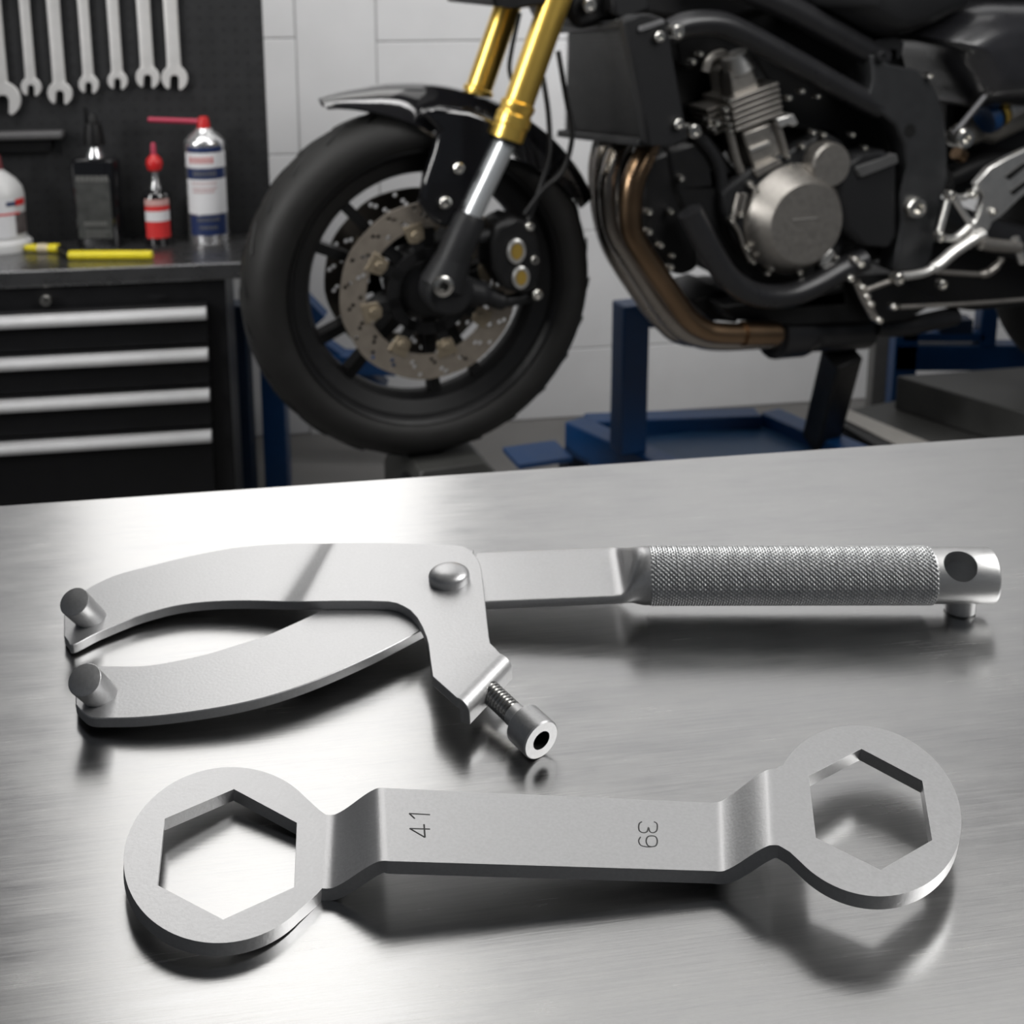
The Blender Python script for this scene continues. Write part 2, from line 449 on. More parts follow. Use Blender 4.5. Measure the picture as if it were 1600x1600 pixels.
uj = mb.build('upper_jaw', 'tool', pw, smooth=30, bevel=0.0004)
# --- lower jaw + bar (one piece running under the head)
lt = [(118, 1060), (130, 1046), (150, 1041), (190, 1040.8), (220, 1040.5), (250, 1037), (290, 1029.5), (330, 1020), (370, 1007.5), (410, 995), (450, 978), (485, 962), (520, 945), (560, 925)]
lb = [(118, 1100), (128, 1112), (143, 1121), (175, 1122), (215, 1121), (260, 1117), (310, 1110.5), (360, 1102), (410, 1090.5), (460, 1075), (510, 1056), (560, 1034), (610, 1010), (690, 968)]
dl = [(p.x, p.y) for p in spline([V((x, y, 0)) for x, y in lt], 4)]
db = [(p.x, p.y) for p in spline([V((x, y, 0)) for x, y in lb], 4)]
mb = MB(); rings = []
for (x0, y0), (x1, y1) in zip(dl, db):
    a = kp(x0, y0, 1.9e-3); b = kp(x1, y1, 1.9e-3)
    rings.append([a, b, b-kn*PT, a-kn*PT])
q = [kp(x, y, 1.9e-3) for x, y in ((740, 858), (740, 936))]
rings.append([q[0], q[1], q[1]-kn*PT, q[0]-kn*PT])
mb.loft(rings)
mb.build('lower_jaw', 'tool', pw, smooth=30, bevel=0.0004)
# --- flat tang that swells into the round grip
HA = lambda px, py=899: hit(px, py, V((0, kp(1250, 899, 0).y, 0)), V((0, 1, 0)))
ha0, ha1 = HA(1012, 899.3), HA(1548, 898.5)
hx = (ha1-ha0).normalized(); hr = (HA(1250, 858)-HA(1250, 899)).length*1.0
hz = hx.cross(V((0, -1, 0)).cross(hx)).normalized() if False else V((0, 0, 1))-hx*hx.z
hz.normalize(); hy = hz.cross(hx).normalized()      # hy points away from the viewer
mb = MB(); rings = []
fb = kp(850, 858, 1.9e-3); ff = kp(850, 936, 1.9e-3)
halfw = abs(fb.y-ff.y)/2; cyw = (fb.y+ff.y)/2
for px, k in ((742, 0), (850, 0), (955, 0), (966, 0.02), (972, 0.10), (978, .28), (985, .55), (993, .82), (1002, .97), (1008, 1.0), (1013, 1.0)):
    c0 = HA(px, 899.3); k2 = k
    zc = (1-k)*kp(px, 899, -0.1e-3).z+k*c0.z
    c = V((c0.x, (1-k)*cyw+k*ha0.y, zc))
    w = (1-k)*halfw+k*hr; h = (1-k)*0.0021+k*hr; e = 0.10*(1-k)+1.0*k
    ring = []
    for i in range(48):
        t = 2*PI*i/48
        cs, sn = math.cos(t), math.sin(t)
        pw_ = max(0.16, min(1, 0.16+0.84*k**0.7))
        ring.append(c+hy*(w*math.copysign(abs(cs)**pw_, cs))+hz*(h*math.copysign(abs(sn)**pw_, sn)))
    rings.append(ring)
mb.loft(rings); mb.build('handle_tang', 'tool', pw, smooth=34)
# --- knurled grip
gl0, gl1 = HA(1011, 899).x, HA(1455, 899).x
L_ = gl1-gl0; nx, na = 520, 264
rows = 56; cnt = 38
mb = MB(); rings = []
for i in range(nx+1):
    s_ = i/nx; edge = min(1, min(i, nx-i)/5)
    c = ha0+hx*((gl0-ha0.x)/hx.x+L_*s_)
    ring = []
    for j in range(na):
        t = 2*PI*j/na
        u1 = s_*rows+j/na*cnt; u2 = s_*rows-j/na*cnt
        d1 = abs((u1 % 1)-0.5)*2; d2 = abs((u2 % 1)-0.5)*2
        r = hr-0.0005+edge*0.00085*min(1.0, 1.5*min(1-d1, 1-d2))-0.0001
        ring.append(c+hy*(r*math.cos(t))+hz*(r*math.sin(t)))
    rings.append(ring)
mb.loft(rings); mb.build('knurled_grip', 'knurl', pw, smooth=60, weld=False)
# --- plain end with a cross hole
ex0, ex1 = HA(1450, 899), HA(1550, 898.5); el = (ex1-ex0).length
er = hr*0.965
mb = MB(); mb.lathe(ex0, hx, [(0, er), (el-0.0016, er), (el-0.0006, er-0.0004), (el, er-0.0014)], 64)
eo = mb.build('handle_end', 'machined', pw, smooth=40)
hc = HA(1500, 899)
hdir = (V((-0.05, -0.55, 0.83))).normalized()
surf = hit(1501, 886, hc, V((0, -1, 0)))
hd = (ray(1500, 886)*-1).normalized(); hd = (hd+V((0, 0, 0.35))).normalized()
p0 = HA(1501, 886)+hd*0.02
cut = MB().lathe(hc+hd*0.030+(HA(1500, 884.5)-HA(1500, 899))*0.35, -hd, [(0, 0.0068), (0.037, 0.0068)], 40)
cs = MB().lathe(hc+hd*0.030+(HA(1500, 884.5)-HA(1500, 899))*0.35, -hd, [(0, 0.026), (0.021, 0.0062)], 40)
def boolean_cut(o, cutter):
    c = cutter.build('cut_tmp', 'socket', None); c.location = (0, 0, 0)
    c.location = -world_loc(o)+V((0, 0, 0)); 
    c.parent = None; c.location = (0, 0, 0)
    md = o.modifiers.new('cut', 'BOOLEAN'); md.operation = 'DIFFERENCE'; md.object = c; md.solver = 'EXACT'
    bpy.context.view_layer.update()
    dg_ = bpy.context.evaluated_depsgraph_get()
    me = bpy.data.meshes.new_from_object(o.evaluated_get(dg_))
    o.modifiers.clear(); o.data = me
    for p in me.polygons: p.use_smooth = True
    me.set_sharp_from_angle(angle=math.radians(30))
    bpy.data.objects.remove(c, do_unlink=True)
boolean_cut(eo, cut)
# foot peg below the end
pc = HA(1504, 899)
mb = MB(); mb.lathe(V((pc.x, pc.y, T)), V((0, 0, 1)), [(0, 0.0058), (0.0008, 0.0066), (pc.z-T-hr*0.5, 0.0066)], 32)
mb.build('foot_peg', 'machined', pw)
# --- rivet
rc = kp(702, 907, 6e-3)
mb = MB(); mb.lathe(rc-kn*0.0006, kn, [(0, 0.0086), (0.0010, 0.0088), (0.0030, 0.0088)]+[(0.0030+0.0038*math.sin(t), 0.0088*math.cos(t)**0.75) for t in [PI/2*k/12 for k in range(1, 12)]]+[(0.0068, 0.0004)], 48)
mb.build('pivot_rivet', 'tool', pw, smooth=50)
# --- jaw pins: slanting studs above the jaw, short stubs below
def pin(base_px, tip_px, h, r, stub_px):
    b = kp(*base_px, h)
    # tip chosen on the sight line so that the stud leans left and rises 9.5 mm
    tpt = onz(tip_px[0], tip_px[1], b.z+0.0145)
    d = (tpt-b).normalized()
    ln = (tpt-b).length
    capn = (d+V((0.05, -0.35, 0.25))).normalized()
    mb = MB(); x, y, a = frame_of(d)
    rings = []
    for hh, rr in ((-0.0015, r*0.96), (0.0003, r*0.96), (ln-0.0005, r), (ln-0.00015, r*0.985), (ln, r*0.95)):
        rings.append([b+d*hh+x*(rr*math.cos(2*PI*k/40))+y*(rr*math.sin(2*PI*k/40)) for k in range(40)])
    mb.loft(rings); mb.build('jaw_pin', 'tool', pw, smooth=40)
    s = kp(stub_px[0], stub_px[1], h-PT); 
    mb = MB(); mb.lathe(V((s.x, s.y, T)), V((0, 0, 1)), [(0, r*0.55), (0.001, r*0.8), (s.z-T+0.0012, r*0.8)], 24)
    mb.build('pin_stub', 'tool', pw)
pin((143, 966), (116, 940), 2e-3, 0.0060, (135, 972))
pin((158, 1086), (132, 1062), 1.9e-3, 0.0060, (165, 1100))
# --- clamp screw
q0 = onz(752, 1068, T+0.0108); q1 = onz(804, 1118, T+0.0092); q2 = onz(816, 1130, T+0.0087); q3 = onz(846, 1157, T+0.0076)
d = (q3-q0).normalized()
tr = 0.0042
cs_ = thing  # (screw is a part)
mb = MB(); prof = [(-0.0025, tr*0.8)]
ln = (q1-q0).length; nth = 13
for i in range(nth):
    s0 = ln*i/nth; w = ln/nth
    prof += [(s0, tr*0.80), (s0+w*0.40, tr), (s0+w*0.60, tr), (s0+w*0.98, tr*0.80)]
x, y, a = frame_of(d)
rings = []
for h_, r_ in prof:
    rings.append([q0+d*(h_+ (k/32-0.5)*ln/nth)+x*(r_*math.cos(2*PI*k/32))+y*(r_*math.sin(2*PI*k/32)) for k in range(32)])
mb.loft(rings)
sc = mb.build('clamp_screw', 'thread', pw, smooth=50)
ln2 = (q2-q0).dot(d); ln3 = (q3-q0).dot(d)
MB().lathe(q0, d, [(ln-0.001, tr*1.02), (ln2+0.001, tr*1.02)], 32).build('screw_shank', 'machined', sc)
hr_ = 0.0075
hd_ = MB()
hd_.lathe(q0, d, [(ln2, hr_-0.0004), (ln2+0.0004, hr_), (ln3-0.0005, hr_), (ln3, hr_-0.0005), (ln3, 0.0036)], 40, caps=False)
hexr = [(q0+d*ln3+x*(0.0036*math.cos(2*PI*k/40))+y*(0.0036*math.sin(2*PI*k/40))) for k in range(40)]
hd_.build('screw_head', 'tool', sc, smooth=40)
so = MB(); so.loft([[p+d*0 for p in hexr], [p-d*0.004 for p in hexr]], caps=False); so.f.append(tuple(range(40, 80)))
so.build('hex_socket', 'socket', sc)

# ================================================================== TOOL CHEST, BACK BOARD
ZC = 0.6375; BO = 0.2475
P0 = onz(330, 412, ZC)
def onchest(px, py, d=0.0): return hit(px, py, P0+wn*d, wn)
def onboard(px, py, d=0.0): return hit(px, py, P0-wn*(BO-d), wn)
def wpt(p, a, o, z): return P0+wx*a+wn*o+up*(z-ZC)
def along(p): return (p-P0).dot(wx)
xr_top = along(onchest(381, 412)); xr_body = along(onchest(353, 480)); xl = -0.95
ct = MB().box(P0+wx*((xl+xr_top)/2)-wn*0.122+up*(-0.0155), (xr_top-xl, 0.244, 0.031), WAX)
o = ct.build('chest_worktop', 'steeltop', None, bevel=0.0025, base=P0+wx*-0.3-wn*0.12-up*0.031)
tag(o, 'thin grey steel worktop lying on the black tool chest under the bottles', 'worktop')
tc = thing('tool_chest', 'black tool chest with four long silver drawer handles left of the wheel', 'tool chest', V((P0.x-0.3, P0.y+0.1, 0)))
MB().box(P0+wx*((xl+xr_body)/2)-wn*0.126+up*((ZC-0.0315)/2-ZC), (xr_body-xl, 0.232, ZC-0.0315), WAX).build('body', 'cabinet', tc, bevel=0.003)
hy = [(484, 503), (548, 568), (612, 632), (677, 697)]
hr_px = [322, 324.5, 327, 330]
zs = [onchest(325, 0.5*(a+b), 0.03).z for a, b in hy]
zs.append(zs[-1]-(zs[2]-zs[3])*2.2)
for i, ((a, b), xr) in enumerate(zip(hy, hr_px)):
    zt_ = zs[i]+0.016; zb_ = zs[i+1]+0.020
    xd = along(onchest(xr, b))+0.004
    dr = MB().box(P0+wx*((xl+0.02+xd)/2)-wn*0.004+up*((zt_+zb_)/2-ZC), (xd-xl-0.02, 0.02, zt_-zb_), WAX).build('drawer', 'cabinet', tc, bevel=0.002)
    h = MB(); xh = along(onchest(xr, (a+b)/2, 0.026)); hh = 0.0108
    prof = [(0.004, -hh), (0.018, -hh), (0.026, -hh*0.7), (0.029, 0), (0.026, hh*0.7), (0.018, hh), (0.004, hh)]
    h.loft([[P0+wx*x_+wn*o_+up*(zs[i]+z_-ZC) for o_, z_ in prof] for x_ in (xl+0.03, xh)])
    h.build('handle', 'handle', dr, bevel=0.001)
lk = MB(); lk.lathe(onchest(72, 469), wn, [(-0.01, 0.0105), (0.006, 0.0105), (0.008, 0.009), (0.008, 0.004)], 24)
lko = lk.build('lock', 'bolt', tc)
MB().box(onchest(72, 469, 0.0085), (0.003, 0.002, 0.009), WAX).build('key_slot', 'socket', lko)
em = MB()
for k, (w_, h_) in enumerate(((4, 5), (5, 8), (5, 9), (5, 8), (4, 6))):
    c = onchest(233+5.5*k, 463, 0.0006); em.box(c, (w_*0.00075, 0.0012, h_*0.00085), WAX)
em.build('badge', 'dark', tc)

def peg_material():
    m = mat('perforated_board', (0.026, 0.0265, 0.028), 0.0, 0.5, 0.08, 30, spec=0.3)
    nt = m.node_tree; N = nt.nodes; L = nt.links; b = N['Principled BSDF']
    tcn = N.new('ShaderNodeTexCoord'); mp = N.new('ShaderNodeMapping'); mp.vector_type = 'TEXTURE'
    mp.inputs['Rotation'].default_value = (0, 0, YAW)
    s = N.new('ShaderNodeVectorMath'); s.operation = 'MULTIPLY'; s.inputs[1].default_value = (1/0.022, 0, 1/0.022)
    f = N.new('ShaderNodeVectorMath'); f.operation = 'FRACTION'
    q = N.new('ShaderNodeVectorMath'); q.operation = 'SUBTRACT'; q.inputs[1].default_value = (0.5, 0, 0.5)
    ln = N.new('ShaderNodeVectorMath'); ln.operation = 'LENGTH'
    lt = N.new('ShaderNodeMath'); lt.operation = 'LESS_THAN'; lt.inputs[1].default_value = 0.13
    mx = N.new('ShaderNodeMix'); mx.data_type = 'RGBA'; mx.inputs[7].default_value = (0.015, 0.015, 0.016, 1)
    src = b.inputs['Base Color'].links[0].from_socket
    L.new(tcn.outputs['Object'], mp.inputs[0]); L.new(mp.outputs[0], s.inputs[0]); L.new(s.outputs[0], f.inputs[0])
    L.new(f.outputs[0], q.inputs[0]); L.new(q.outputs[0], ln.inputs[0]); L.new(ln.outputs['Value'], lt.inputs[0])
    L.new(lt.outputs[0], mx.inputs[0]); L.new(src, mx.inputs[6]); L.new(mx.outputs[2], b.inputs['Base Color'])
    return m
M['peg'] = peg_material()
xb = along(onboard(414, 120))
pb_base = P0+wx*((xl+xb)/2)-wn*(BO+0.009)
pb = MB().box(P0+wx*((xl+xb)/2)-wn*(BO+0.009)+up*(0.70/2), (xb-xl, 0.018, 0.76), WAX).build('tool_board', 'peg', None, bevel=0.002, base=V((pb_base.x, pb_base.y, ZC)))
tag(pb, 'dark perforated tool board standing behind the chest with spanners hung on it', 'tool board')

# --- spanners on the board
PXM = (onboard(300, 100)-onboard(200, 100)).length/100
spans = [(5, 155, 27, 19, 'leftmost silver spanner on the board, largest and cut off by the picture edge'),
 (49, 136, 15.5, 16, 'slim silver spanner hanging second from the left on the dark board'),
 (94, 146, 19, 20, 'broad silver spanner hanging third from the left on the dark board'),
 (139, 132, 15.5, 17, 'slim silver spanner hanging in the middle, nearly above the tall black bottle'),
 (184, 126, 15.5, 18, 'small silver spanner hanging third from the right on the dark board'),
 (231, 121, 18.5, 21, 'silver spanner hanging second from the right, above the red capped bottle'),
 (273, 122, 20.5, 22, 'rightmost silver spanner on the board, above the spray can')]
for px, py, r, w, lab in spans:
    c = onboard(px, py, 0.010); r *= PXM; w *= PXM
    mb = MB(); th = 0.0075
    out = [(r*1.0*math.cos(t), r*1.04*math.sin(t)) for t in [math.radians(-60+300*i/28) for i in range(29)]]
    out += [(-0.34*r, -0.80*r), (-0.33*r, 0.0), (-0.18*r, 0.24*r), (0.18*r, 0.24*r), (0.33*r, 0.0), (0.34*r, -0.80*r)]
    ca, sa = math.cos(-0.10), math.sin(-0.10)
    mb.plate([[c+wx*(x*ca-z*sa)+up*(x*sa+z*ca)+wn*(th/2) for x, z in out]], -wn*th)
    topz = onboard(px-5, -14).z-c.z
    rings = []
    for z, k, t in ((0.62*r, 1.25, 0.7), (0.95*r, 1.03, 0.9), (1.3*r, 1.0, 1.0), (topz*0.5, .98, 1), (topz-0.02, 1.0, 1), (topz+0.004, 1.1, 1)):
        rings.append([c+wx*(w/2*k*math.copysign(abs(math.cos(q))**0.75, math.cos(q)))+wn*(0.0042*t*math.copysign(abs(math.sin(q))**0.75, math.sin(q)))+up*z for q in [2*PI*i/20 for i in range(20)]])
    mb.loft(rings)
    rr = r*0.92
    mb.lathe(c+up*(topz+rr*0.85), wn, [(-0.006, rr*0.62), (-0.006, rr*0.95), (-0.004, rr), (0.004, rr), (0.006, rr*0.95), (0.006, rr*0.62)], 28, closed=True)
    o = mb.build('combination_spanner', 'toolwrench', None, bevel=0.0012, base=c)
    tag(o, lab, 'spanner', 'spanners hung in a row on the tool board')
# --- grey tool rail
rl = thing('tool_rail', 'grey horizontal tool rail fixed to the dark board under the spanners', 'rail', onboard(40, 213))
x0, x1 = along(onboard(-160, 213)), along(onboard(103, 213))
zr = onboard(60, 212, 0.03).z
MB().box(P0+wx*((x0+x1)/2)-wn*(BO-0.0185)+up*(zr-ZC), (x1-x0, 0.036, 0.015), WAX).build('bar', mat('rail_grey', (0.10, 0.098, 0.10), 0.0, 0.5), rl, bevel=0.005)
MB().box(P0+wx*((x0+x1)/2-0.01)-wn*(BO-0.0105)+up*(zr-0.020-ZC), (x1-x0-0.03, 0.020, 0.028), WAX).build('shade_strip', 'black', rl, bevel=0.003)  # black box standing for the shade under the rail, not a real part

# --- bottles and can on the chest
def zh(base, px, py): return hit(px, py, base, V((0, -1, 0))).z-base.z
def arc_patch(c, r, a0, a1, z0, z1, n=14, t=0.0006):
    """curved label that hugs a round bottle; angle 0 faces the viewer"""
    mb = MB(); rings = []; face = math.atan2(-c.x, c.y); a0 += face; a1 += face
    for i in range(n+1):
        a = a0+(a1-a0)*i/n; d = V((math.sin(a), -math.cos(a), 0))
        rings.append([c+d*(r+t)+up*z0, c+d*(r+t)+up*z1, c+d*(r-0.0005)+up*z1, c+d*(r-0.0005)+up*z0])
    return mb.loft(rings)
SC = (onz(350, 380, ZC)-onz(290, 380, ZC)).length/60
# spray can
cb = onz(328, 376, ZC)
sc_ = thing('spray_can', 'tall silver spray can with blue and white label and red nozzle straw', 'spray can', cb)
Z = lambda py, px=325: zh(cb, px, py)
R = 31.0*SC
MB().lathe(cb, up, [(0, R*0.96), (0.003, R), (Z(222), R), (Z(219), R*0.985), (Z(210), R*0.74), (Z(203), R*0.45), (Z(200), R*0.40), (Z(198), R*0.2)], 40).build('can_body', 'silver', sc_)
for m_, ya, yb, an in (('navylabel', 234, 226, .95), ('labelwhite', 258, 235, 1.2), ('navylabel', 275, 259, 1.05), ('labelwhite', 329, 276, 1.15), ('navylabel', 362, 331, 1.0)):
    lb = arc_patch(cb, R, -an, an, Z(ya), Z(yb)).build('label', m_, sc_)
    def printed(rows, mm):
        t = MB()
        for (xa, xb_, y0, y1, n) in rows:
            for i in range(n):
                u0 = (xa+(xb_-xa)*(i+0.2)/n-325)/31.0; u1 = (xa+(xb_-xa)*(i+0.75)/n-325)/31.0
                q = arc_patch(cb, R+0.0006, math.asin(max(-.98, min(.98, u0))), math.asin(max(-.98, min(.98, u1))), Z(y1), Z(y0), 3, 0.0004)
                t.add(q.v, q.f)
        t.build('print', mm, lb)
    if ya == 258: printed([(301, 337, 241, 251, 6)], mat('faded_red_print', (0.50, 0.10, 0.09), 0, .5))
    if ya == 275: printed([(305, 340, 263, 270, 9)], 'greytext')
    if ya == 329: printed([(303, 340, 280, 283, 10), (304, 340, 288, 291, 11), (304, 336, 293, 296, 10)], mat('pale_red_print', (0.45, 0.25, 0.25), 0, .5))
    if ya == 362: printed([(308, 342, 335, 340, 9), (311, 338, 347, 352, 7)], 'greytext')
nz_ = MB(); nz_.lathe(cb, up, [(Z(200), 10*SC), (Z(190), 9*SC), (Z(183.5), 7.5*SC), (Z(182), 5*SC)], 24); nzo = nz_.build('nozzle', 'red', sc_)
a_ = hit(318, 190, cb, V((0, -1, 0))); b_ = hit(232, 187, cb, V((0, -1, 0)))
MB().tube([a_, b_], 4.2*SC, 12).build('straw', 'straw', nzo)
# small red capped bottle
rb = onz(249, 381, ZC)
rd = thing('dropper_bottle', 'small black bottle with red cap and red and white label', 'bottle', rb)
Z = lambda py, px=248: zh(rb, px, py)
R = 21.5*SC
MB().lathe(rb, up, [(0, R*0.95), (0.003, R), (Z(306), R), (Z(300), R*0.85), (Z(297), R*0.45), (Z(295), R*0.40)], 32).build('bottle_body', 'gloss', rd)
MB().lathe(rb, up, [(Z(298), 9*SC), (Z(292), 8.5*SC), (Z(285), 6*SC), (Z(272), 4.5*SC), (Z(268), 4.5*SC)], 24).build('neck', 'silver', rd)
MB().lathe(rb, up, [(Z(268), 5*SC), (Z(265), 10*SC), (Z(256), 12.5*SC), (Z(248), 11*SC), (Z(243), 6*SC), (Z(241), 4.5*SC)], 24).build('cap', 'red', rd)
MB().lathe(rb, up, [(Z(243), 4.6*SC), (Z(225), 3.6*SC), (Z(223), 2.5*SC)], 16).build('spout', 'straw', rd)
pk = mat('pink_label', (0.55, 0.33, 0.31), 0, .5)
for m_, ya, yb in ((pk, 318, 308), ('redlabel', 326, 318.5), ('labelwhite', 342, 326.5), ('redlabel', 368, 342.5)):
    arc_patch(rb, R, -0.95, 0.95, Z(ya), Z(yb)).build('label', m_, rd)
# tall black bottle
bb = onz(159, 383, ZC)
bo = thing('pump_bottle', 'tall black bottle with dark pump head and grey printed label', 'bottle', bb)
Z = lambda py, px=158: zh(bb, px, py)
def oval(w, d, z, n=36, e=0.55): return [bb+V((w*math.copysign(abs(math.cos(t))**e, math.cos(t)), d*math.copysign(abs(math.sin(t))**e, math.sin(t)), z)) for t in [2*PI*i/n for i in range(n)]]
w = 36*SC
mb = MB(); mb.loft([oval(w*.93, .024, 0), oval(w*0.97, .026, .003), oval(w*.97, .026, Z(330)), oval(w, .026, Z(262)), oval(w*.98, .025, Z(250)), oval(w*.8, .02, Z(246)), oval(w*.36, .012, Z(245), e=1), oval(w*.36, .012, Z(243), e=1)])
mb.build('bottle_body', 'gloss', bo)
MB().lathe(bb, up, [(Z(247), 14*SC), (Z(240), 12.5*SC), (Z(228), 7*SC), (Z(222), 5.5*SC)], 28).build('neck', 'silver', bo)
mb = MB(); mb.lathe(bb, up, [(Z(226), 16*SC), (Z(210), 15*SC), (Z(194), 12*SC), (Z(192), 8*SC), (Z(182), 7*SC), (Z(178), 4*SC)], 24)
mb.tube([bb+V((-10*SC, 0, Z(196))), bb+V((-10*SC, 0, Z(168)))], 2.6*SC, 10)
mb.build('pump_head', 'black', bo)
lb = MB().box(bb+V((0, -0.0262, (Z(276)+Z(368))/2)), (52*SC, 0.0012, Z(276)-Z(368))).build('label', 'greylabel', bo)
t = MB()
for (xa, xb_, ya, yb, n) in ((134, 184, 271, 280, 7), (142, 178, 342, 348, 8), (143, 180, 356, 359, 9), (144, 176, 362, 365, 8)):
    for i in range(n):
        u0 = xa+(xb_-xa)*(i+.1)/n; u1 = xa+(xb_-xa)*(i+.85)/n
        t.box(bb+V((((u0+u1)/2-159)*SC, -0.0272, (Z(ya)+Z(yb))/2)), ((u1-u0)*SC, 0.0012, Z(ya)-Z(yb)))
t.build('print', 'greytext', lb)
# white bottle at the frame edge
wbse = onz(8, 389, ZC)
wo = thing('white_bottle', 'white plastic bottle with red cap at the left picture edge', 'bottle', wbse)
Z = lambda py, px=8: zh(wbse, px, py)
MB().lathe(wbse, up, [(0, 40*SC), (0.004, 41*SC), (Z(376), 40*SC), (Z(370), 33*SC), (Z(345), 33*SC), (Z(305), 34.5*SC), (Z(292), 32*SC), (Z(280), 24*SC), (Z(270), 13*SC), (Z(266), 8*SC), (Z(262), 7*SC)], 40).build('bottle_body', 'white', wo)
MB().lathe(wbse, up, [(Z(264), 8*SC), (Z(258), 7*SC), (Z(243), 5*SC), (Z(241), 3*SC)], 20).build('cap', mat('dark_red_cap', (0.16, 0.03, 0.035), 0, .5), wo)
arc_patch(wbse, 34.0*SC, -1.5, 0.55, Z(366), Z(305)).build('label', 'labelwhite', wo)
arc_patch(wbse, 34.2*SC, 0.55, 1.3, Z(362), Z(330)).build('label', mat('taupe_label', (0.10, 0.085, 0.085), 0, .5, .3, 60), wo)
arc_patch(wbse, 34.4*SC, -1.5, 0.8, Z(331), Z(328)).build('label', 'redlabel', wo)
arc_patch(wbse, 34.3*SC, 0.62, 1.2, Z(318), Z(308)).build('label', 'redlabel', wo)
arc_patch(wbse, 34.5*SC, 0.2, 0.62, Z(317), Z(311)).build('label', 'navylabel', wo)
# yellow marker
yz = ZC+0.0085
y0_, y1_, y2_, y3_, y4_ = [onz(a, b, yz) for a, b in ((40, 387), (95, 388), (106, 393), (108, 398.5), (238, 398.5))]
mk = thing('marker_pen', 'yellow and black torch pen lying on the chest worktop', 'pen', onz(140, 403, ZC))
MB().tube([y0_, y0_+(y1_-y0_)*0.1, y1_-(y1_-y0_)*0.1, y1_], [0.0055, 0.007, 0.0085, 0.0080], 20).build('cap', 'yellow', mk)
a_, b_ = y0_+(y1_-y0_)*0.36, y0_+(y1_-y0_)*0.66
MB().tube([a_, b_], 0.0084, 20).build('band', mat('beige_band', (0.60, 0.52, 0.36), 0, .5), mk)
MB().tube([y1_-(y1_-y0_)*0.02, (y1_+y3_)/2, y3_+(y4_-y3_)*0.02], [0.0078, 0.0088, 0.0080], 20).build('grip', 'black', mk)
MB().tube([y3_, y3_+(y4_-y3_)*0.03, y4_-(y4_-y3_)*0.03, y4_], [0.0080, 0.0086, 0.0086, 0.0076], 20).build('barrel', 'yellow', mk)

# ================================================================== LIFT AND STANDS
BY = math.radians(20)
BS = V((math.cos(BY), math.sin(BY), 0)); BN = V((math.sin(BY), -math.cos(BY), 0)); BAX = (BS, -BN, up)
def beam(mb, p, q, w, h, up_=None):
    d = (q-p); a = d.normalized(); x, y, a = frame_of(a, up_ or up)
    return mb.box((p+q)/2, (w, h, d.length), (x, y, a))
def yplane(px, py, Y): return hit(px, py, V((0, Y, 0)), V((0, -1, 0)))
bl = thing('service_lift', 'blue steel service lift frame with upright post under the motorcycle engine', 'lift', V((0.45, 2.45, 0)))
ZL = 0.195
A, B_, Cc, D = [onz(x, y, ZL) for x, y in ((877, 657), (1030, 726), (1184, 643), (1320, 702))]
A, B_, Cc, D = [p-up*0.0375+BS*0.03 for p in (A, B_, Cc, D)]
def rail(p, q, w=0.055, h=0.075): 
    m_ = MB(); beam(m_, p, q, w, h); return m_.build('base_rail', 'blue', bl, bevel=0.004)
rail(A, B_+(B_-A)*0.6); rail(A+BS*0.028, Cc-BS*0.028); rail(Cc, D+(D-Cc)*0.1)
for p in (A, B_+(B_-A)*0.6-BS*0, Cc, D+(D-Cc)*0.1):
    MB().box((p.x, p.y, (ZL-0.075)/2), (0.05, 0.05, ZL-0.075), BAX).build('foot', 'navy', bl)
pp0 = onz(981, 702, ZL)
ptop = yplane(980, 472, pp0.y).z
MB().box(V((pp0.x, pp0.y, (ZL+ptop)/2)), (0.058, 0.058, ptop-ZL), BAX).build('post', 'blue', bl, bevel=0.004)
am = MB().box(V((pp0.x, pp0.y, ptop-0.026))+BS*0.13, (0.20, 0.056, 0.050), BAX).build('arm', 'blue', bl, bevel=0.004)
pl = onz(845, 712, 0.155)
MB().box(pl-up*0.005-BN*0.02, (0.12, 0.10, 0.01), BAX).build('foot_plate', 'blue', bl)
MB().prism([onz(x, y, ZL-0.03) for x, y in ((960, 690), (1180, 660), (1270, 698), (1230, 730), (1010, 740))], -up*0.01).build('tray', mat('tray_blue', (0.01, 0.045, 0.11), 0, .35), bl)
# lift platform at the rear
lp = thing('lift_platform', 'dark grey low platform with pale edge strip below the rear of the motorcycle', 'platform', V((1.1, 2.6, 0)))
MB().prism([onz(x, y, 0.19) for x, y in ((1290, 648), (1420, 622), (1900, 655), (1900, 760), (1470, 760))], -up*0.19).build('deck', 'deck', lp)
MB().prism([onz(x, y, 0.20) for x, y in ((1300, 645), (1322, 638), (1450, 690), (1500, 715), (1440, 715), (1400, 694))], -up*0.012).build('edge_strip', mat('pale_strip', (0.42, 0.40, 0.37), 0.2, .45), lp)
MB().prism([onz(x, y, 0.197) for x, y in ((1292, 650), (1306, 648), (1420, 706), (1470, 740), (1440, 740))], -up*0.01).build('mat', 'black', lp)
rp = thing('ramp_block', 'dark rectangular ramp block under the rear wheel at the right edge', 'ramp', V((1.3, 2.75, 0)))
MB().prism([onz(x, y, 0.27) for x, y in ((1401, 587), (1600, 573), (1800, 560), (1800, 700), (1600, 645))], -up*0.079).build('slab', 'deck', rp, bevel=0.003)
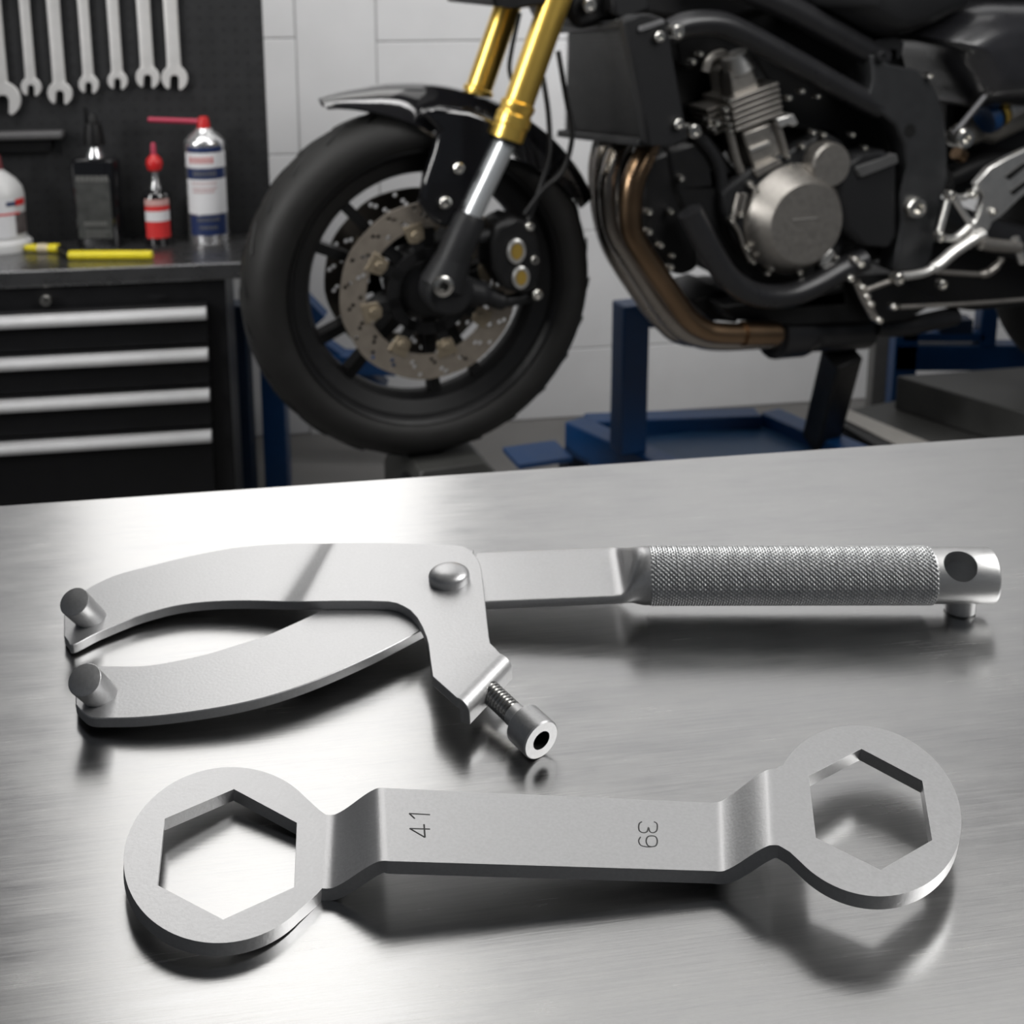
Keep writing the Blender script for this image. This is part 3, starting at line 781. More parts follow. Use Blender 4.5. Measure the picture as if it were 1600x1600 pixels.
# second blue stand against the wall
b2 = thing('blue_stand', 'blue steel stand with open rails against the wall behind the rear wheel', 'stand', V((1.2, 2.8, 0)))
Y2 = 2.86
def stand_box(x0, y0, x1, y1, name, m_='blue', d=0.05, Y=Y2, par=None):
    a, b = yplane(x0, y0, Y), yplane(x1, y1, Y)
    return MB().box((a+b)/2+V((0, d/2, 0)), (abs(b.x-a.x), d, abs(a.z-b.z))).build(name, m_, par or b2, bevel=0.003)
stand_box(1400, 540, 1660, 580, 'rail'); stand_box(1400, 520, 1424, 690, 'post'); stand_box(1536, 478, 1556, 545, 'post')
stand_box(1410, 520, 1540, 534, 'rail'); stand_box(1640, 478, 1662, 700, 'post'); stand_box(1470, 500, 1520, 524, 'bracket', 'navy')
gp = stand_box(1368, 520, 1398, 660, 'pipe_cover', mat('grey_cover', (0.10, 0.098, 0.095), 0, .5), 0.05, 2.95, None)
gp.parent = b2
# blue frame left of the front wheel
bf = thing('floor_stand', 'dark blue upright frame standing between tool chest and front wheel', 'stand', V((-0.45, 2.6, 0)))
def fb(x0, y0, x1, y1, name, m_, d, Y):
    a, b = yplane(x0, y0, Y), yplane(x1, y1, Y)
    z0 = b.z if y1 < 740 else 0.0
    return MB().box(V(((a.x+b.x)/2, Y+d/2, (a.z+z0)/2)), (abs(b.x-a.x), d, a.z-z0), None).build(name, m_, bf, bevel=0.003)
fb(350, 478, 396, 760, 'post', 'navy', 0.05, 2.52)
fb(401, 478, 450, 760, 'post', 'blue', 0.05, 2.56)
fb(350, 478, 470, 506, 'crossbar', 'navy', 0.04, 2.60)
MB().add(*(lambda m_: (m_.v, m_.f))(beam(MB(), yplane(440, 438, 2.66), yplane(500, 500, 2.66), 0.05, 0.04))).build('brace', 'blue', bf)
MB().add(*(lambda m_: (m_.v, m_.f))(beam(MB(), yplane(430, 560, 2.64), yplane(620, 568, 2.64), 0.06, 0.04))).build('crossbar', 'blue', bf)
MB().add(*(lambda m_: (m_.v, m_.f))(beam(MB(), yplane(500, 536, 2.645), yplane(600, 606, 2.645), 0.05, 0.03))).build('brace', 'blue', bf)

# ================================================================== MOTORCYCLE
B0 = yplane(657, 441, 2.00)
def bk(px, py, n=0.0): return hit(px, py, B0+BN*n, BN)
def sz(s, n, z): return B0+BS*s+BN*n+up*z
RT = 0.302
GZ = B0.z-RT
mc = thing('motorcycle', 'black motorcycle with gold front fork raised on stands behind the workbench', 'motorcycle', V((B0.x, B0.y, GZ)))
def prism_b(name, pts, n1, n0, m_, parent=None, bevel=0.004, smooth=38, bseg=2):
    return MB().prism([bk(x, y, n1) for x, y in pts], -BN*(n1-n0)).build(name, m_, parent or mc, bevel=bevel, smooth=smooth, bseg=bseg)
def tube_b(name, pts, n, r, m_, parent=None, k=7, seg=16):
    p = [bk(q[0], q[1], q[2] if len(q) > 2 else n) for q in pts]
    return MB().tube(spline(p, k) if len(p) > 2 else p, r, seg).build(name, m_, parent or mc)
def bolt(px, py, n, r, parent=None, h=0.010, m_='bolt', name='bolt'):
    c = bk(px, py, n)
    return MB().lathe(c, BN, [(-0.006, r), (h-0.002, r), (h, r*0.8), (h, r*0.45), (h-0.003, r*0.4)], 14).build(name, m_, parent or mc)
def puff(name, pts, n_back, n0, n1, m_, parent=None):
    o = [bk(x, y, n0) for x, y in pts]; c = sum(o, V((0, 0, 0)))/len(o); m = len(o)
    o = spline(o+[o[0]], 4)[:-1]
    rings = [[p-BN*(n0-n_back) for p in o], o]
    for k in range(1, 10):
        t = k/10*PI/2; f = math.cos(t)
        rings.append([c+(p-c)*(0.30+0.70*f)+BN*((n1-n0)*math.sin(t)) for p in o])
    return MB().loft(rings).build(name, m_, parent or mc, smooth=60)
# wheel
def lathe_b(name, s, z, prof, m_, parent, seg=72, closed=False, smooth=38):
    return MB().lathe(sz(s, 0, z), BN, prof, seg, closed=closed).build(name, m_, parent, smooth=smooth)
def wheel(s, z, parent_name, tw, R):
    tyre = [(-.048, R*.765), (-.060, R*.80), (-tw, R*.86), (-tw*.93, R*.915), (-tw*.66, R*.965), (-tw*.33, R*.992), (0, R), (tw*.33, R*.992), (tw*.66, R*.965), (tw*.93, R*.915), (tw, R*.86), (.060, R*.80), (.048, R*.765)]
    rim = MB().lathe(sz(s, 0, z), BN, [(-.052, R*.79), (-.056, R*.775), (-.052, R*.755), (-.040, R*.735), (-.030, R*.66), (-.012, R*.635), (.012, R*.635), (.030, R*.66), (.040, R*.735), (.052, R*.755), (.056, R*.775), (.052, R*.79), (.03, R*.755), (-.03, R*.755)], 72, closed=True)
    for k in range(10):
        t = math.radians(18+36*k + (6 if k % 2 else -6)); dr = BS*math.cos(t)+up*math.sin(t); dt = -BS*math.sin(t)+up*math.cos(t)
        rim.loft([[sz(s, 0, z)+dr*rr+dt*(w_*a)+BN*(d_*b) for a, b in ((1, 1), (-1, 1), (-1, -1), (1, -1))] for rr, w_, d_ in ((R*.18, .012, .03), (R*.40, .008, .016), (R*.66, .009, .018))])
    rim.lathe(sz(s, 0, z), BN, [(-.06, .030), (-.055, .045), (-.03, .058), (.03, .058), (.055, .045), (.06, .030)], 40)
    w_ = rim.build(parent_name, 'black', mc)
    MB().lathe(sz(s, 0, z), BN, tyre, 96, closed=True).build('tyre', 'rubber', w_, smooth=50)
    if parent_name == 'front_wheel':
        for k in range(26):
            t0 = 2*PI*k/26; g = MB()
            for sd in (-1, 1):
                pts = []
                for q in range(7):
                    u_ = q/6; n_ = sd*(.010+.026*u_); t = t0+sd*.05+.16*u_
                    rr = R*(1-.040*(abs(n_)/.058)**2.2)-.0013
                    pts.append(sz(s, n_, z)+(BS*math.cos(t)+up*math.sin(t))*rr)
                g.tube(pts, .0017, 6)
            g.build('tread_groove', 'black', w_.children[0])
    return w_
fw = wheel(0, 0, 'front_wheel', .064, RT)
def disc(n, m_):
    Ro, Ri = .152, .109
    c = B0+BN*n
    P = lambda r, t: c+BS*(r*math.cos(t))+up*(r*math.sin(t))
    loops = [[P(Ro*(1+0.006*math.sin(10*t)), t) for t in [2*PI*i/90 for i in range(90)]], [P(Ri, t) for t in [2*PI*i/60 for i in range(60)]]]
    for i in range(20):
        for j, rr in enumerate((.118, .1245, .131, .1375, .144)):
            if (i+j) % 3 == 2: continue
            t = 2*PI*(i+0.14*j)/20
            h = P(rr, t); loops.append([h+BS*((.0040*math.cos(q)))+up*(.0040*math.sin(q)) for q in [2*PI*k/8 for k in range(8)]])
    d = MB().plate(loops, -BN*.005).build('brake_disc', m_, fw)
    car = MB()
    for k in range(8):
        t = 2*PI*k/8+.25; q = P(.085, t); dr = BS*math.cos(t)+up*math.sin(t); dt = -BS*math.sin(t)+up*math.cos(t)
        car.box(q-BN*.003, (.060, .018, .006), (dr, dt, BN))
    car.lathe(c-BN*.006, BN, [(0, .055), (0, .074), (.006, .074), (.006, .055)], 40, closed=True)
    car.build('disc_carrier', 'black', fw)
    for k in range(8):
        t = 2*PI*k/8+.25; q = P(.108, t); dr = BS*math.cos(t)+up*math.sin(t); dt = -BS*math.sin(t)+up*math.cos(t)
        tb = MB(); outl = [(-.018, -.013), (-.008, -.015), (.010, -.017), (.010, .017), (-.008, .015), (-.018, .013), (-.022, 0)]
        tb.prism([q+dr*(a)+dt*(b)+BN*.002 for a, b in outl], -BN*.008)
        tb.lathe(q-dr*.008+BN*.002, BN, [(0, .0075), (.003, .007), (.003, .003)], 14)
        tb.build('disc_tab', 'tab', fw, bevel=.001)
disc(.062, 'disc'); disc(-.062, mat('shaded_disc_steel', (0.14, 0.125, 0.11), 0.8, 0.5))  # far disc: same steel darkened, its shade put into the colour
# fork legs
def leg(n, top, coll0, coll1, low, r, near):
    a, b0, b1, c = [bk(x, y, n) for x, y in (top, coll0, coll1, low)]
    d = (b1-a).normalized()
    g = MB(); g.tube([a, b0], r, 28)
    gt = g.build('fork_tube', 'gold', mc)
    L = (b1-b0).length
    MB().lathe(b0-d*.004, d, [(0, r), (.003, r*1.16), (.012, r*1.16), (.015, r*1.08), (.020, r*1.08), (.023, r*1.2), (L*.62, r*1.2), (L*.66, r*1.12), (L, r*1.12), (L+.002, r*.8)], 32).build('fork_collar', 'gold', mc)
    MB().lathe(b1, d, [(-.003, r*.92), (.004, r*.92), (.004, r*.5)], 28).build('dust_seal', 'black', mc)
    MB().tube([b1, c], .0165, 24).build('fork_stanchion', 'chrome', mc)
    return d
d = leg(.105, (884, -45), (810, 163), (792, 221), (733, 345), .0245, True)
f0, f1 = bk(737, 335, .105), bk(702, 418, .105)
ft = MB(); ft.tube([f0, f0+(f1-f0)*.12, f0+(f1-f0)*.6, f1], [.022, .0265, .0275, .030], 24)
ft.tube([f1-(f1-f0)*.15, bk(691, 446, .105)], [.030, .038], 24)
ft.lathe(bk(691, 446, .075), BN, [(0, .040), (.045, .040), (.05, .034)], 32)
fto = ft.build('fork_foot', 'dark', mc)
ax = MB(); ax.lathe(bk(691, 446, .140), BN, [(0, .0165), (.008, .0165), (.0095, .014), (.0095, .0085), (.001, .0080)], 24); ax.build('axle_end', 'bolt', fto)
MB().lathe(bk(691, 446, .1405), BN, [(0, .0078), (.002, .0078)], 6).build('axle_socket', 'socket', fto)
leg(-.105, (812, -45), (748, 140), (736, 170), (690, 290), .0235, False)
MB().tube([bk(694, 280, -.105), bk(650, 400, -.105)], [.026, .036], 20).build('fork_foot', 'black', mc)
tr_ = prism_b('triple_clamp', [(764, -30), (900, -60), (905, -20), (870, -6), (846, 8), (812, 14), (772, 10)], .12, -.13, 'black')
# lower caliper arm and caliper
tube_b('caliper_arm', [(712, 448), (760, 462), (790, 470), (838, 459)], .10, [.022]*7+[.016]*7+[.011]*8, 'dark')
tube_b('caliper_arm', [(745, 372), (790, 362), (826, 353)], .10, .012, 'dark')
cl_ = prism_b('brake_caliper', [(776, 352), (800, 340), (828, 346), (842, 372), (848, 410), (844, 450), (820, 462), (786, 452), (768, 420), (766, 380)], .125, .045, 'black', bevel=.010)
for (x, y, rx, ry) in ((806, 392, .0155, .0205), (813, 433, .0145, .0190)):
    c = bk(x, y, .125); p = MB()
    for o_, k in ((0, 1),):
        p.loft([[c+BS*(rx*k_*math.cos(t))+up*(ry*k_*math.sin(t))+BN*h_ for t in [2*PI*i/28 for i in range(28)]] for h_, k_ in ((-.004, 1), (.005, 1), (.006, .93), (.006, .70), (.003, .66))])
    pc_ = p.build('caliper_piston', 'alubright', cl_)
    q = MB(); q.loft([[c+BS*(rx*.62*math.cos(t))+up*(ry*.66*math.sin(t))+BN*h_ for t in [2*PI*i/24 for i in range(24)]] for h_ in (0, .0055)]); q.build('piston_cap', 'gold', cl_)
for x, y, r in ((826, 353, .008), (833, 405, .008), (838, 459, .009)): bolt(x, y, .118, r, cl_)
# fender
fd = MB(); rings = []
NF = 40
for i in range(NF+1):
    u_ = i/NF; t = math.radians(117-(117-23)*u_)
    R_f = .352-.012*math.sin(PI*u_)-.012*u_
    hw = .078*min(1, .30+3.0*u_)*min(1, .55+2.2*(1-u_))
    drop = .014+.066*min(1, u_*3.2)**1.2*min(1, .35+1.6*(1-u_))
    if u_ < .12: R_f += .006*(1-u_/.12)
    dr = BS*math.cos(t)+up*math.sin(t); outr = []; inr = []
    for k in range(15):
        f = -1+2*k/14
        outr.append(B0+dr*(R_f-drop*abs(f)**2.4)+BN*(hw*f))
        inr.append(B0+dr*(R_f-.004-drop*abs(f)**2.4)+BN*(hw*f*.95))
    rings.append(outr+inr[::-1])
fd.loft(rings); fdo = fd.build('front_fender', 'gloss', mc, smooth=50)
prism_b('fender_bracket', [(655, 176), (690, 166), (735, 172), (780, 190), (792, 205), (778, 248), (758, 300), (742, 330), (716, 352), (690, 356), (668, 340), (657, 318), (664, 280), (678, 240), (688, 206), (672, 190)], .096, .070, 'gloss', fdo, bevel=.010, bseg=3)
bolt(715, 262, .098, .009, fdo); bolt(694, 316, .098, .010, fdo)
prism_b('fender_bracket', [(655, 176), (690, 166), (735, 172), (770, 200), (720, 300), (690, 330), (668, 330), (664, 280), (688, 206)], -.070, -.090, 'gloss', fdo, bevel=.008)
# hoses
tube_b('brake_hose', [(812, 20, -.05), (800, 75, -.05), (796, 110, -.05), (806, 140, 0), (820, 170, .02)], 0, .004, 'black')
tube_b('brake_hose', [(848, 120, .06), (857, 180, .08), (858, 240, .10), (845, 290, .11), (826, 345, .115)], 0, .0045, 'black')
tube_b('brake_hose', [(872, 80, .06), (884, 150, .08), (894, 210, .10), (880, 265, .11), (850, 295, .115), (820, 335, .115)], 0, .0045, 'black')
# radiator
rad = MB()
ra, rb_ = bk(884, 42, -.20), bk(1000, 222, .20)
rt0, rt1, rb0, rb1 = bk(888, 48, -.18), bk(985, 42, .20), bk(884, 212, -.18), bk(1015, 226, .20)
q_ = [rt0, rt1, rb1, rb0]
rn = (rt1-rt0).cross(rb0-rt0).normalized()
if rn.dot(BS) < 0: rn = -rn
rad.add(q_+[p+rn*.05 for p in q_], [(0, 1, 2, 3), (7, 6, 5, 4), (0, 4, 5, 1), (1, 5, 6, 2), (2, 6, 7, 3), (3, 7, 4, 0)])
for k in range(26):
    f0_, f1_ = (k+.25)/26, (k+.6)/26
    a, b = rt0+(rb0-rt0)*f0_, rt1+(rb1-rt1)*f0_; c, e = rt0+(rb0-rt0)*f1_, rt1+(rb1-rt1)*f1_
    v_ = [a, b, e, c]; rad.add([p-rn*.004 for p in v_]+v_, [(0, 1, 2, 3), (0, 4, 5, 1), (2, 6, 7, 3), (1, 5, 6, 2), (3, 7, 4, 0)])
rado = rad.build('radiator', 'black', mc, weld=False)
for y0, y1 in (((46, 38), (54, 47)), ((208, 222), (217, 231))):
    a, b = bk(885, y0[0], -.185), bk(985 if y0[0] < 100 else 1015, y0[1], .205); t = MB(); beam(t, a-rn*.004, b-rn*.004, .03, .014); t.build('radiator_tank', 'dark', rado, bevel=.003)
rc_ = prism_b('radiator_cover', [(974, 32), (990, 24), (1018, 22), (1040, 30), (1048, 62), (1060, 130), (1072, 196), (1077, 216), (1058, 228), (1012, 228), (1004, 170), (990, 100)], .225, .195, 'dark', rado, bevel=.006)
prism_b('cover_rib', [(1000, 42), (1038, 30), (1040, 36), (1000, 50)], .232, .224, mat('grey_rib', (.14, .14, .145), 0, .4), rc_, bevel=.002)
for x, y in ((1028, 57), (1058, 193)): bolt(x, y, .226, .0085, rc_)
for x, y in ((1052, 49), (1078, 203)): bolt(x, y, .200, .011, rado, h=.02)
# dark core of the bike: air box, crankcase
prism_b('engine_mount', [(1036, 40), (1160, 60), (1176, 200), (1120, 250), (1046, 240)], .02, -.14, 'black')
core = prism_b('air_box', [(1040, -40), (1330, -40), (1405, 60), (1420, 120), (1412, 226), (1412, 300), (1330, 250), (1300, 205), (1240, 200), (1180, 90), (1120, 78), (1080, 110), (1062, 100)], .06, -.14, 'black')
prism_b('head_stock', [(888, -40), (1250, -60), (1235, 10), (1140, 34), (1050, 34), (990, 26), (905, 48), (884, 20)], .085, -.10, 'black', bevel=.012)
prism_b('head_bracket', [(955, -10), (1000, -20), (1020, 12), (985, 30), (958, 24)], .12, .08, 'dark', bevel=.006)
bolt(919, 8, .095, .012)
prism_b('engine_front', [(1004, 250), (1060, 228), (1090, 300), (1092, 420), (1066, 432), (1044, 424), (1010, 372)], .105, -.12, 'black', bevel=.01)
eng = prism_b('engine_block', [(1040, 232), (1110, 208), (1140, 250), (1168, 282), (1240, 250), (1300, 210), (1330, 240), (1400, 260), (1402, 400), (1340, 420), (1290, 448), (1230, 462), (1170, 455), (1128, 432), (1098, 392), (1072, 352), (1050, 300)], .11, -.13, 'black', bevel=.012)
prism_b('engine_side', [(1130, 300), (1168, 268), (1215, 246), (1250, 225), (1290, 205), (1318, 222), (1326, 260), (1318, 300), (1322, 380), (1306, 420), (1262, 436), (1210, 432), (1168, 408), (1142, 368), (1132, 330)], .135, .105, 'dark', eng, bevel=.006)
# cylinder
prism_b('cylinder_head', [(1140, 112), (1172, 96), (1186, 132), (1202, 190), (1160, 208), (1146, 160)], .125, .05, 'alu', eng, bevel=.004)
bs_ = MB(); bs_.tube([bk(1146, 84, .11), bk(1156, 112, .11)], [.024, .027], 20); bs_.build('head_boss', 'alubright', eng, bevel=.002)
prism_b('head_cap', [(1150, 84), (1166, 88), (1174, 100), (1168, 114), (1154, 112)], .13, .02, 'alu', eng, bevel=.006)
tube_b('cam_cover', [(1102, 112), (1110, 92), (1128, 84), (1140, 96), (1142, 116)], .10, .008, 'alu', eng)
for k in range(6):
    dy = 9.0*k; dx = 1.6*k
    prism_b('cooling_fin', [(1142+dx, 156+dy), (1216+dx*.9, 128+dy), (1218+dx*.9, 133+dy), (1143+dx, 161.5+dy)], .140, .04, 'alu', eng, bevel=.001)
    if k < 5: prism_b('cooling_fin', [(1104+dx*2, 170+dy), (1140+dx, 158+dy), (1141+dx, 163+dy), (1105+dx*2, 175+dy)], .10, .03, 'alu', eng, bevel=.001)
prism_b('cylinder_barrel', [(1160, 208), (1208, 190), (1226, 248), (1180, 268)], .128, .04, 'alu', eng, bevel=.004)
prism_b('barrel_rib', [(1172, 233), (1204, 221), (1205, 225), (1173, 238)], .134, .12, 'alubright', eng, bevel=.001)
tube_b('stud_column', [(1140, 206), (1150, 248), (1163, 282)], .12, .0075, 'alu', eng)
tube_b('stud_column', [(1212, 190), (1220, 215), (1226, 238)], .13, .0065, 'alu', eng)
prism_b('base_flange', [(1178, 266), (1216, 248), (1224, 255), (1184, 277)], .142, .10, 'alu', eng, bevel=.002)
prism_b('sensor_block', [(1214, 186), (1240, 178), (1248, 192), (1240, 198), (1232, 194), (1222, 200), (1216, 196)], .145, .10, 'alubright', eng, bevel=.002)
# round covers
def cover(name, cx, cy, n, prof, m_, seg=56):
    return MB().lathe(bk(cx, cy, n), BN, prof, seg).build(name, m_, eng, smooth=30)
cc = cover('clutch_cover', 1236, 341, .130, [(0, .099), (.008, .099), (.012, .096), (.048, .073), (.050, .071), (.050, .02)], 'alu')
MB().box(bk(1258, 342, .1805), (.05, .0012, .0012), (BS, BN, up)).build('cover_line', 'alubright', cc)
cover('starter_cover', 1279, 253, .125, [(0, .041), (.038, .039), (.042, .036), (.042, .01)], 'alu', 40)
prism_b('sprocket_cover', [(1316, 262), (1340, 244), (1386, 236), (1404, 250), (1404, 372), (1392, 390), (1340, 384), (1318, 360), (1310, 310)], .165, .10, 'dark', eng, bevel=.014, bseg=3)
prism_b('cover_lip', [(1338, 262), (1402, 240), (1405, 254), (1344, 278)], .172, .15, mat('lip_grey', (.075, .075, .076), 0, .4), eng, bevel=.003)
BOLTS = [(1080, 96, 6), (1092, 84, 5), (1138, 158, 5), (1131, 171, 6), (1133, 183, 5), (1137, 194, 5), (1138, 204, 5), (1118, 192, 6), (1106, 188, 6), (1112, 200, 5),
 (1170, 287, 7), (1177, 294, 7), (1141, 343, 7), (1155, 335, 6), (1166, 388, 6), (1174, 408, 5), (1202, 418, 6), (1196, 426, 5), (1246, 424, 7), (1299, 363, 7), (1298, 340, 6), (1303, 402, 6),
 (1268, 206, 6), (1284, 210, 6), (1251, 228, 6), (1254, 265, 6), (1310, 233, 6), (1315, 260, 7), (1304, 285, 6), (1296, 296, 6), (1328, 210, 6), (1348, 230, 6), (1235, 258, 6), (1228, 244, 5),
 (1062, 278, 6), (1046, 330, 6), (1012, 330, 7), (1012, 361, 7), (1030, 382, 6), (1046, 416, 6), (1048, 398, 5), (1230, 152, 6), (1250, 142, 6), (1274, 150, 5)]
for x, y, r in BOLTS: bolt(x, y, .138 if 1110 < x < 1320 else .115, r*.00088, eng)
tube_b('oil_line', [(1155, 302), (1148, 330), (1146, 338)], .14, .005, 'alu', eng)
tube_b('oil_line', [(1164, 302), (1158, 330), (1156, 340)], .14, .005, 'alu', eng)
tube_b('oil_line', [(1142, 344), (1154, 362), (1162, 386), (1172, 408)], .14, .004, 'alu', eng)
prism_b('lower_cover', [(1284, 402), (1300, 386), (1308, 398), (1298, 412), (1282, 420)], .15, .12, 'alubright', eng, bevel=.004)
tube_b('coolant_hose', [(1082, 206), (1106, 232), (1122, 262), (1128, 300)], .11, .012, 'dark', eng)
# exhaust headers
def ex(pts, n, m_): tube_b('exhaust_header', pts, n, .0195, m_, None, 8, 18)
ex([(1022, 205, .10), (1008, 240, .12), (990, 282, .13), (985, 326, .13), (988, 364, .13), (1006, 398, .13), (1042, 450, .13), (1072, 494, .13), (1098, 514, .13), (1130, 521, .13), (1215, 521, .12)], .12, 'exhaust')
ex([(985, 205, .04), (966, 240, .05), (955, 280, .06), (954, 326, .06), (963, 366, .06), (985, 404, .06), (1022, 462, .06), (1056, 506, .06), (1088, 526, .06), (1130, 532, .06), (1215, 528, .06)], .05, 'exhaustgrey')
ex([(960, 205, -.04), (944, 250, -.04), (942, 300, -.04), (947, 350, -.04), (962, 394, -.04), (996, 450, -.04), (1036, 502, -.04), (1080, 526, -.04), (1210, 526, -.04)], -.04, 'exhaustgrey')
ex([(950, 205, -.12), (936, 250, -.12), (936, 300, -.12), (944, 350, -.12), (960, 394, -.12), (996, 450, -.12), (1036, 498, -.12), (1080, 520, -.12), (1210, 520, -.12)], -.12, 'exhaustgrey')
co = tube_b('exhaust_collector', [(1206, 520, .05), (1260, 516, .04), (1350, 512, .03)], .04, [.050]*7+[.042]*8, 'frame')
tube_b('exhaust_clamp', [(1160, 521, .13), (1210, 521, .125)], .13, .0225, 'exhaust', co)
tube_b('exhaust_pipe', [(1366, 512, .06), (1410, 511, .06), (1446, 504, .06), (1490, 494, .04)], .05, .019, 'frame')
prism_b('belly_pan', [(1128, 478), (1180, 470), (1240, 474), (1320, 440), (1400, 424), (1404, 470), (1390, 500), (1240, 508), (1140, 500)], .10, -.10, 'black', bevel=.008)
prism_b('sump', [(1080, 470), (1130, 455), (1180, 470), (1150, 505), (1110, 500)], .04, -.10, 'black')
# frame
tube_b('cradle_tube', [(1078, 330), (1094, 362), (1114, 400), (1142, 438), (1180, 460), (1228, 462), (1272, 446), (1318, 420), (1350, 405)], .155, .0215, 'frame')
tube_b('frame_tube', [(1046, 50), (1072, 38), (1118, 36), (1158, 50), (1246, 98), (1316, 138), (1372, 168)], .150, .0205, 'frame')
tube_b('frame_tube', [(1100, -40), (1206, 0), (1290, 44), (1378, 94)], .140, .023, 'frame')
pv = prism_b('pivot_plate', [(1362, 84), (1390, 100), (1431, 108), (1450, 119), (1466, 147), (1475, 175), (1481, 219), (1482, 281), (1470, 315), (1463, 359), (1457, 400), (1448, 420), (1397, 424), (1403, 390), (1411, 344), (1409, 306), (1418, 259), (1414, 225), (1400, 196), (1368, 170), (1358, 150), (1366, 125)], .17, .12, mat('pivot_grey', (.030, .031, .033), .2, .42), None, bevel=.006)
MB().lathe(bk(1420, 204, .1675), BN, [(0, .012), (.0032, .012)], 20).build('pivot_hole', 'socket', pv)
pvb = MB(); pvb.lathe(bk(1427, 323, .172), BN, [(-.005, .020), (.010, .020), (.014, .017), (.014, .010), (.006, .009)], 24); pvb.build('pivot_bolt', 'bolt', pv)
bolt(1375, 88, .172, .010, pv, m_='dark'); bolt(1450, 119, .172, .006, pv)
# tank and side panel
puff('fuel_tank', [(1236, -60), (1380, -80), (1520, -60), (1498, 2), (1462, 24), (1428, 42), (1392, 54), (1356, 58), (1316, 42), (1272, 18), (1240, 0)], -.16, .11, .20, 'dark')
prism_b('tank_bracket', [(1366, 64), (1400, 56), (1414, 66), (1408, 92), (1400, 94), (1402, 78), (1376, 76)], .15, .11, 'dark', None, bevel=.003)
puff('side_panel', [(1426, 55), (1462, 32), (1506, 10), (1560, 4), (1660, 16), (1690, 90), (1640, 160), (1560, 166), (1506, 165), (1484, 130), (1456, 84), (1434, 66)], .0, .11, .195, mat('panel_black', (.022, .022, .025), 0, .30, coat=.4))
prism_b('seat_base', [(1470, -70), (1720, -70), (1720, 40), (1560, 40), (1480, 30)], .05, -.14, 'black', None, bevel=.01)
prism_b('under_seat', [(1484, 150), (1700, 120), (1700, 210), (1560, 300), (1482, 310)], .02, -.14, 'black', None, bevel=.01)
prism_b('rear_linkage', [(1400, 424), (1460, 380), (1560, 345), (1700, 370), (1700, 470), (1520, 486), (1404, 472)], .06, -.10, 'black')
# rear parts
tube_b('subframe_strut', [(1490, 210), (1606, 68)], .165, .0055, mat('strut_grey', (.12, .12, .125), .4, .35))
sb = MB(); sb.lathe(bk(1491, 213, .150), BN, [(0, .019), (.030, .019), (.034, .015), (.034, .008), (.026, .007)], 22); sb.build('strut_bolt', 'bolt', mc)
sh = tube_b('rear_shock', [(1500, 212), (1540, 198), (1660, 140)], .06, [.024]*7+[.036]*8, mat('shock_grey', (.22, .21, .19), .5, .4))
tube_b('shock_collar', [(1538, 186), (1550, 180)], .10, .030, 'blue', sh); tube_b('shock_band', [(1556, 177), (1562, 174)], .10, .0285, 'gold', sh)
tube_b('shock_collar', [(1566, 172), (1592, 158)], .10, .026, 'alubright', sh)
tube_b('shock_reservoir', [(1590, 138), (1640, 112)], .06, .024, 'blue', sh)
tube_b('shock_spring', [(1494, 238), (1504, 245)], .08, .014, 'exhaust', sh)
tube_b('swingarm', [(1440, 330, .09), (1560, 372, .10), (1740, 410, .11)], .1, .036, 'frame')
tube_b('swingarm', [(1480, 280, .05), (1580, 250, .05), (1720, 300, .05)], .05, .022, 'black')
br = prism_b('footpeg_bracket', [(1525, 288), (1547, 262), (1574, 247), (1604, 233), (1680, 205), (1680, 262), (1618, 290), (1592, 312), (1566, 337), (1551, 347), (1540, 370), (1515, 374), (1532, 331), (1538, 307)], .215, .200, 'alubright', None, bevel=.003)
for pts in ([(1484, 303), (1466, 369)], [(1486, 303), (1516, 350)], [(1484, 304), (1500, 309), (1520, 302), (1528, 290)], [(1466, 370), (1490, 372), (1512, 356), (1538, 332)], [(1530, 320), (1524, 372)]):
    tube_b('bracket_tube', pts, .207, .0062, 'alubright', br, 5, 12)
prism_b('bracket_slot', [(1570, 276), (1600, 254), (1606, 258), (1578, 281)], .2165, .214, 'socket', br, bevel=0)
prism_b('bracket_slot', [(1578, 300), (1602, 282), (1606, 288), (1584, 305)], .2165, .214, 'socket', br, bevel=0)
for x, y, r in ((1483, 305, .009), (1467, 369, .009), (1519, 303, .008), (1549, 330, .006), (1519, 370, .008)): bolt(x, y, .213, r, br)
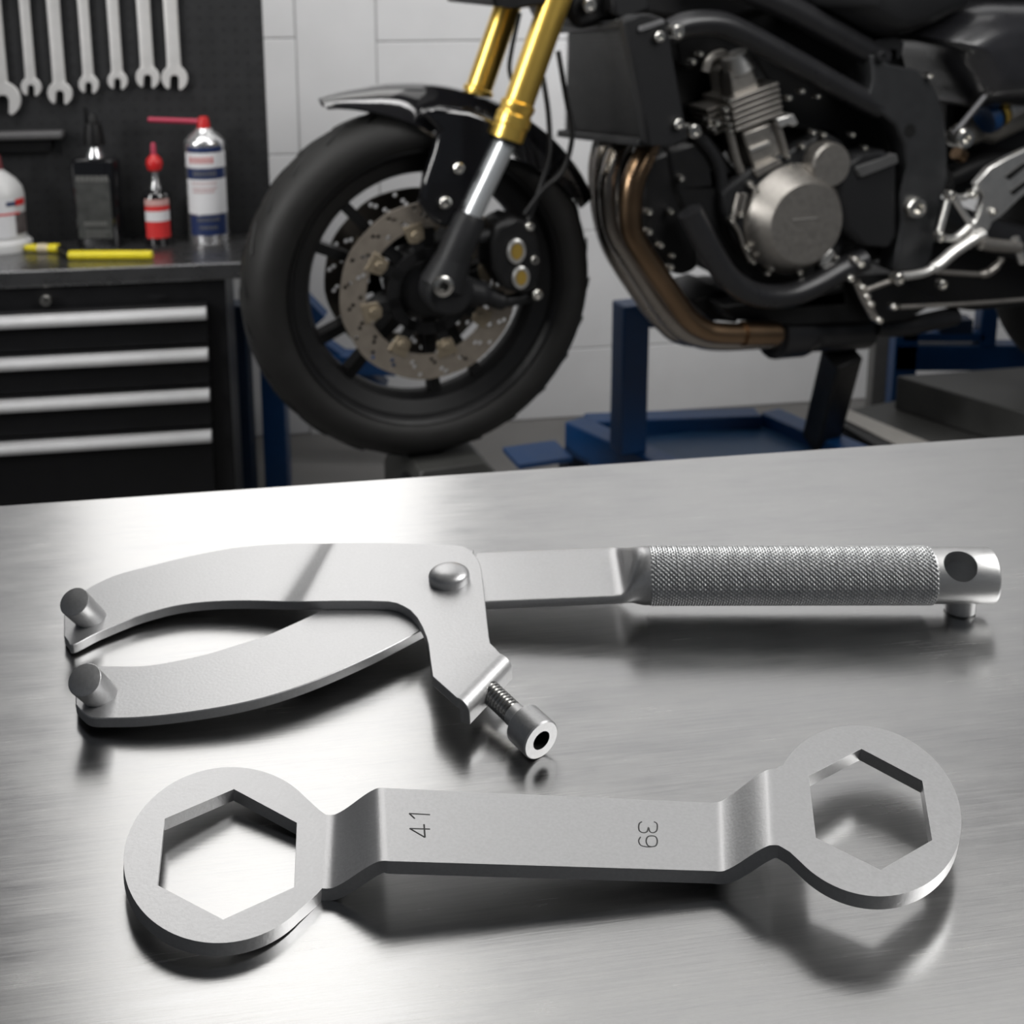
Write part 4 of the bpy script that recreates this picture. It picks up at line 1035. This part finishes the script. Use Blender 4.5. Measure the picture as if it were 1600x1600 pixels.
gl = tube_b('gear_lever', [(1398, 433), (1440, 427), (1466, 414), (1490, 394), (1520, 374), (1536, 366)], .215, [.008]*12+[.011]*16+[.012]*8, 'alubright')
bolt(1400, 434, .218, .011, gl, h=.014); bolt(1470, 444, .215, .009, gl)
tube_b('foot_peg', [(1532, 380), (1562, 384), (1592, 386)], .225, .012, 'alu'); tube_b('peg_end', [(1586, 372), (1598, 410)], .225, .008, 'alubright')
tube_b('brake_rod', [(1462, 424), (1500, 427), (1536, 428), (1552, 420), (1566, 404)], .205, [.005]*14+[.008]*10+[.006]*5, 'alu')
tube_b('linkage_rod', [(1406, 480), (1520, 474), (1680, 462)], .18, .0042, 'alu')
tube_b('side_stand', [(1338, 440), (1350, 466), (1366, 496)], .17, .0075, 'alu'); tube_b('side_stand', [(1346, 456), (1400, 436)], .17, .005, 'alu')
for x, y in ((1334, 404), (1342, 412), (1346, 448), (1352, 462), (1358, 474), (1371, 499), (1394, 478), (1327, 434)): bolt(x, y, .172, .007, None)
prism_b('peg_plate', [(1336, 430), (1400, 428), (1430, 450), (1470, 470), (1420, 500), (1372, 506), (1344, 470)], .13, .06, 'black', None)
# rear wheel, mostly outside the picture
rw0 = bk(1752, 382, 0)-B0
rw = wheel(rw0.dot(BS), rw0.z, 'rear_wheel', .085, .312)
# black strut below the engine
st = MB(); beam(st, bk(1316, 552, .02), onz(1282, 688, ZL-.02), .060, .055, BN); st.build('support_leg', 'black', bl, bevel=.004)
# wheel chock
ck = thing('wheel_chock', 'dark wheel chock block under the front tyre', 'chock', V((B0.x, B0.y, 0)))
cw = MB()
cw.prism([sz(a, .09, z-B0.z) for a, z in ((-.05, GZ-.05), (-.03, GZ-.001), (.085, GZ-.001), (.11, GZ-.03), (.11, 0), (-.05, 0))], -BN*.18); cw.build('block', 'deck', ck, bevel=.004)
ckp = MB(); beam(ckp, sz(-.075, .10, GZ-.012-B0.z), sz(-.015, .10, GZ-.075-B0.z), .05, .02, BN); ckp.build('side_plate', 'black', ck)
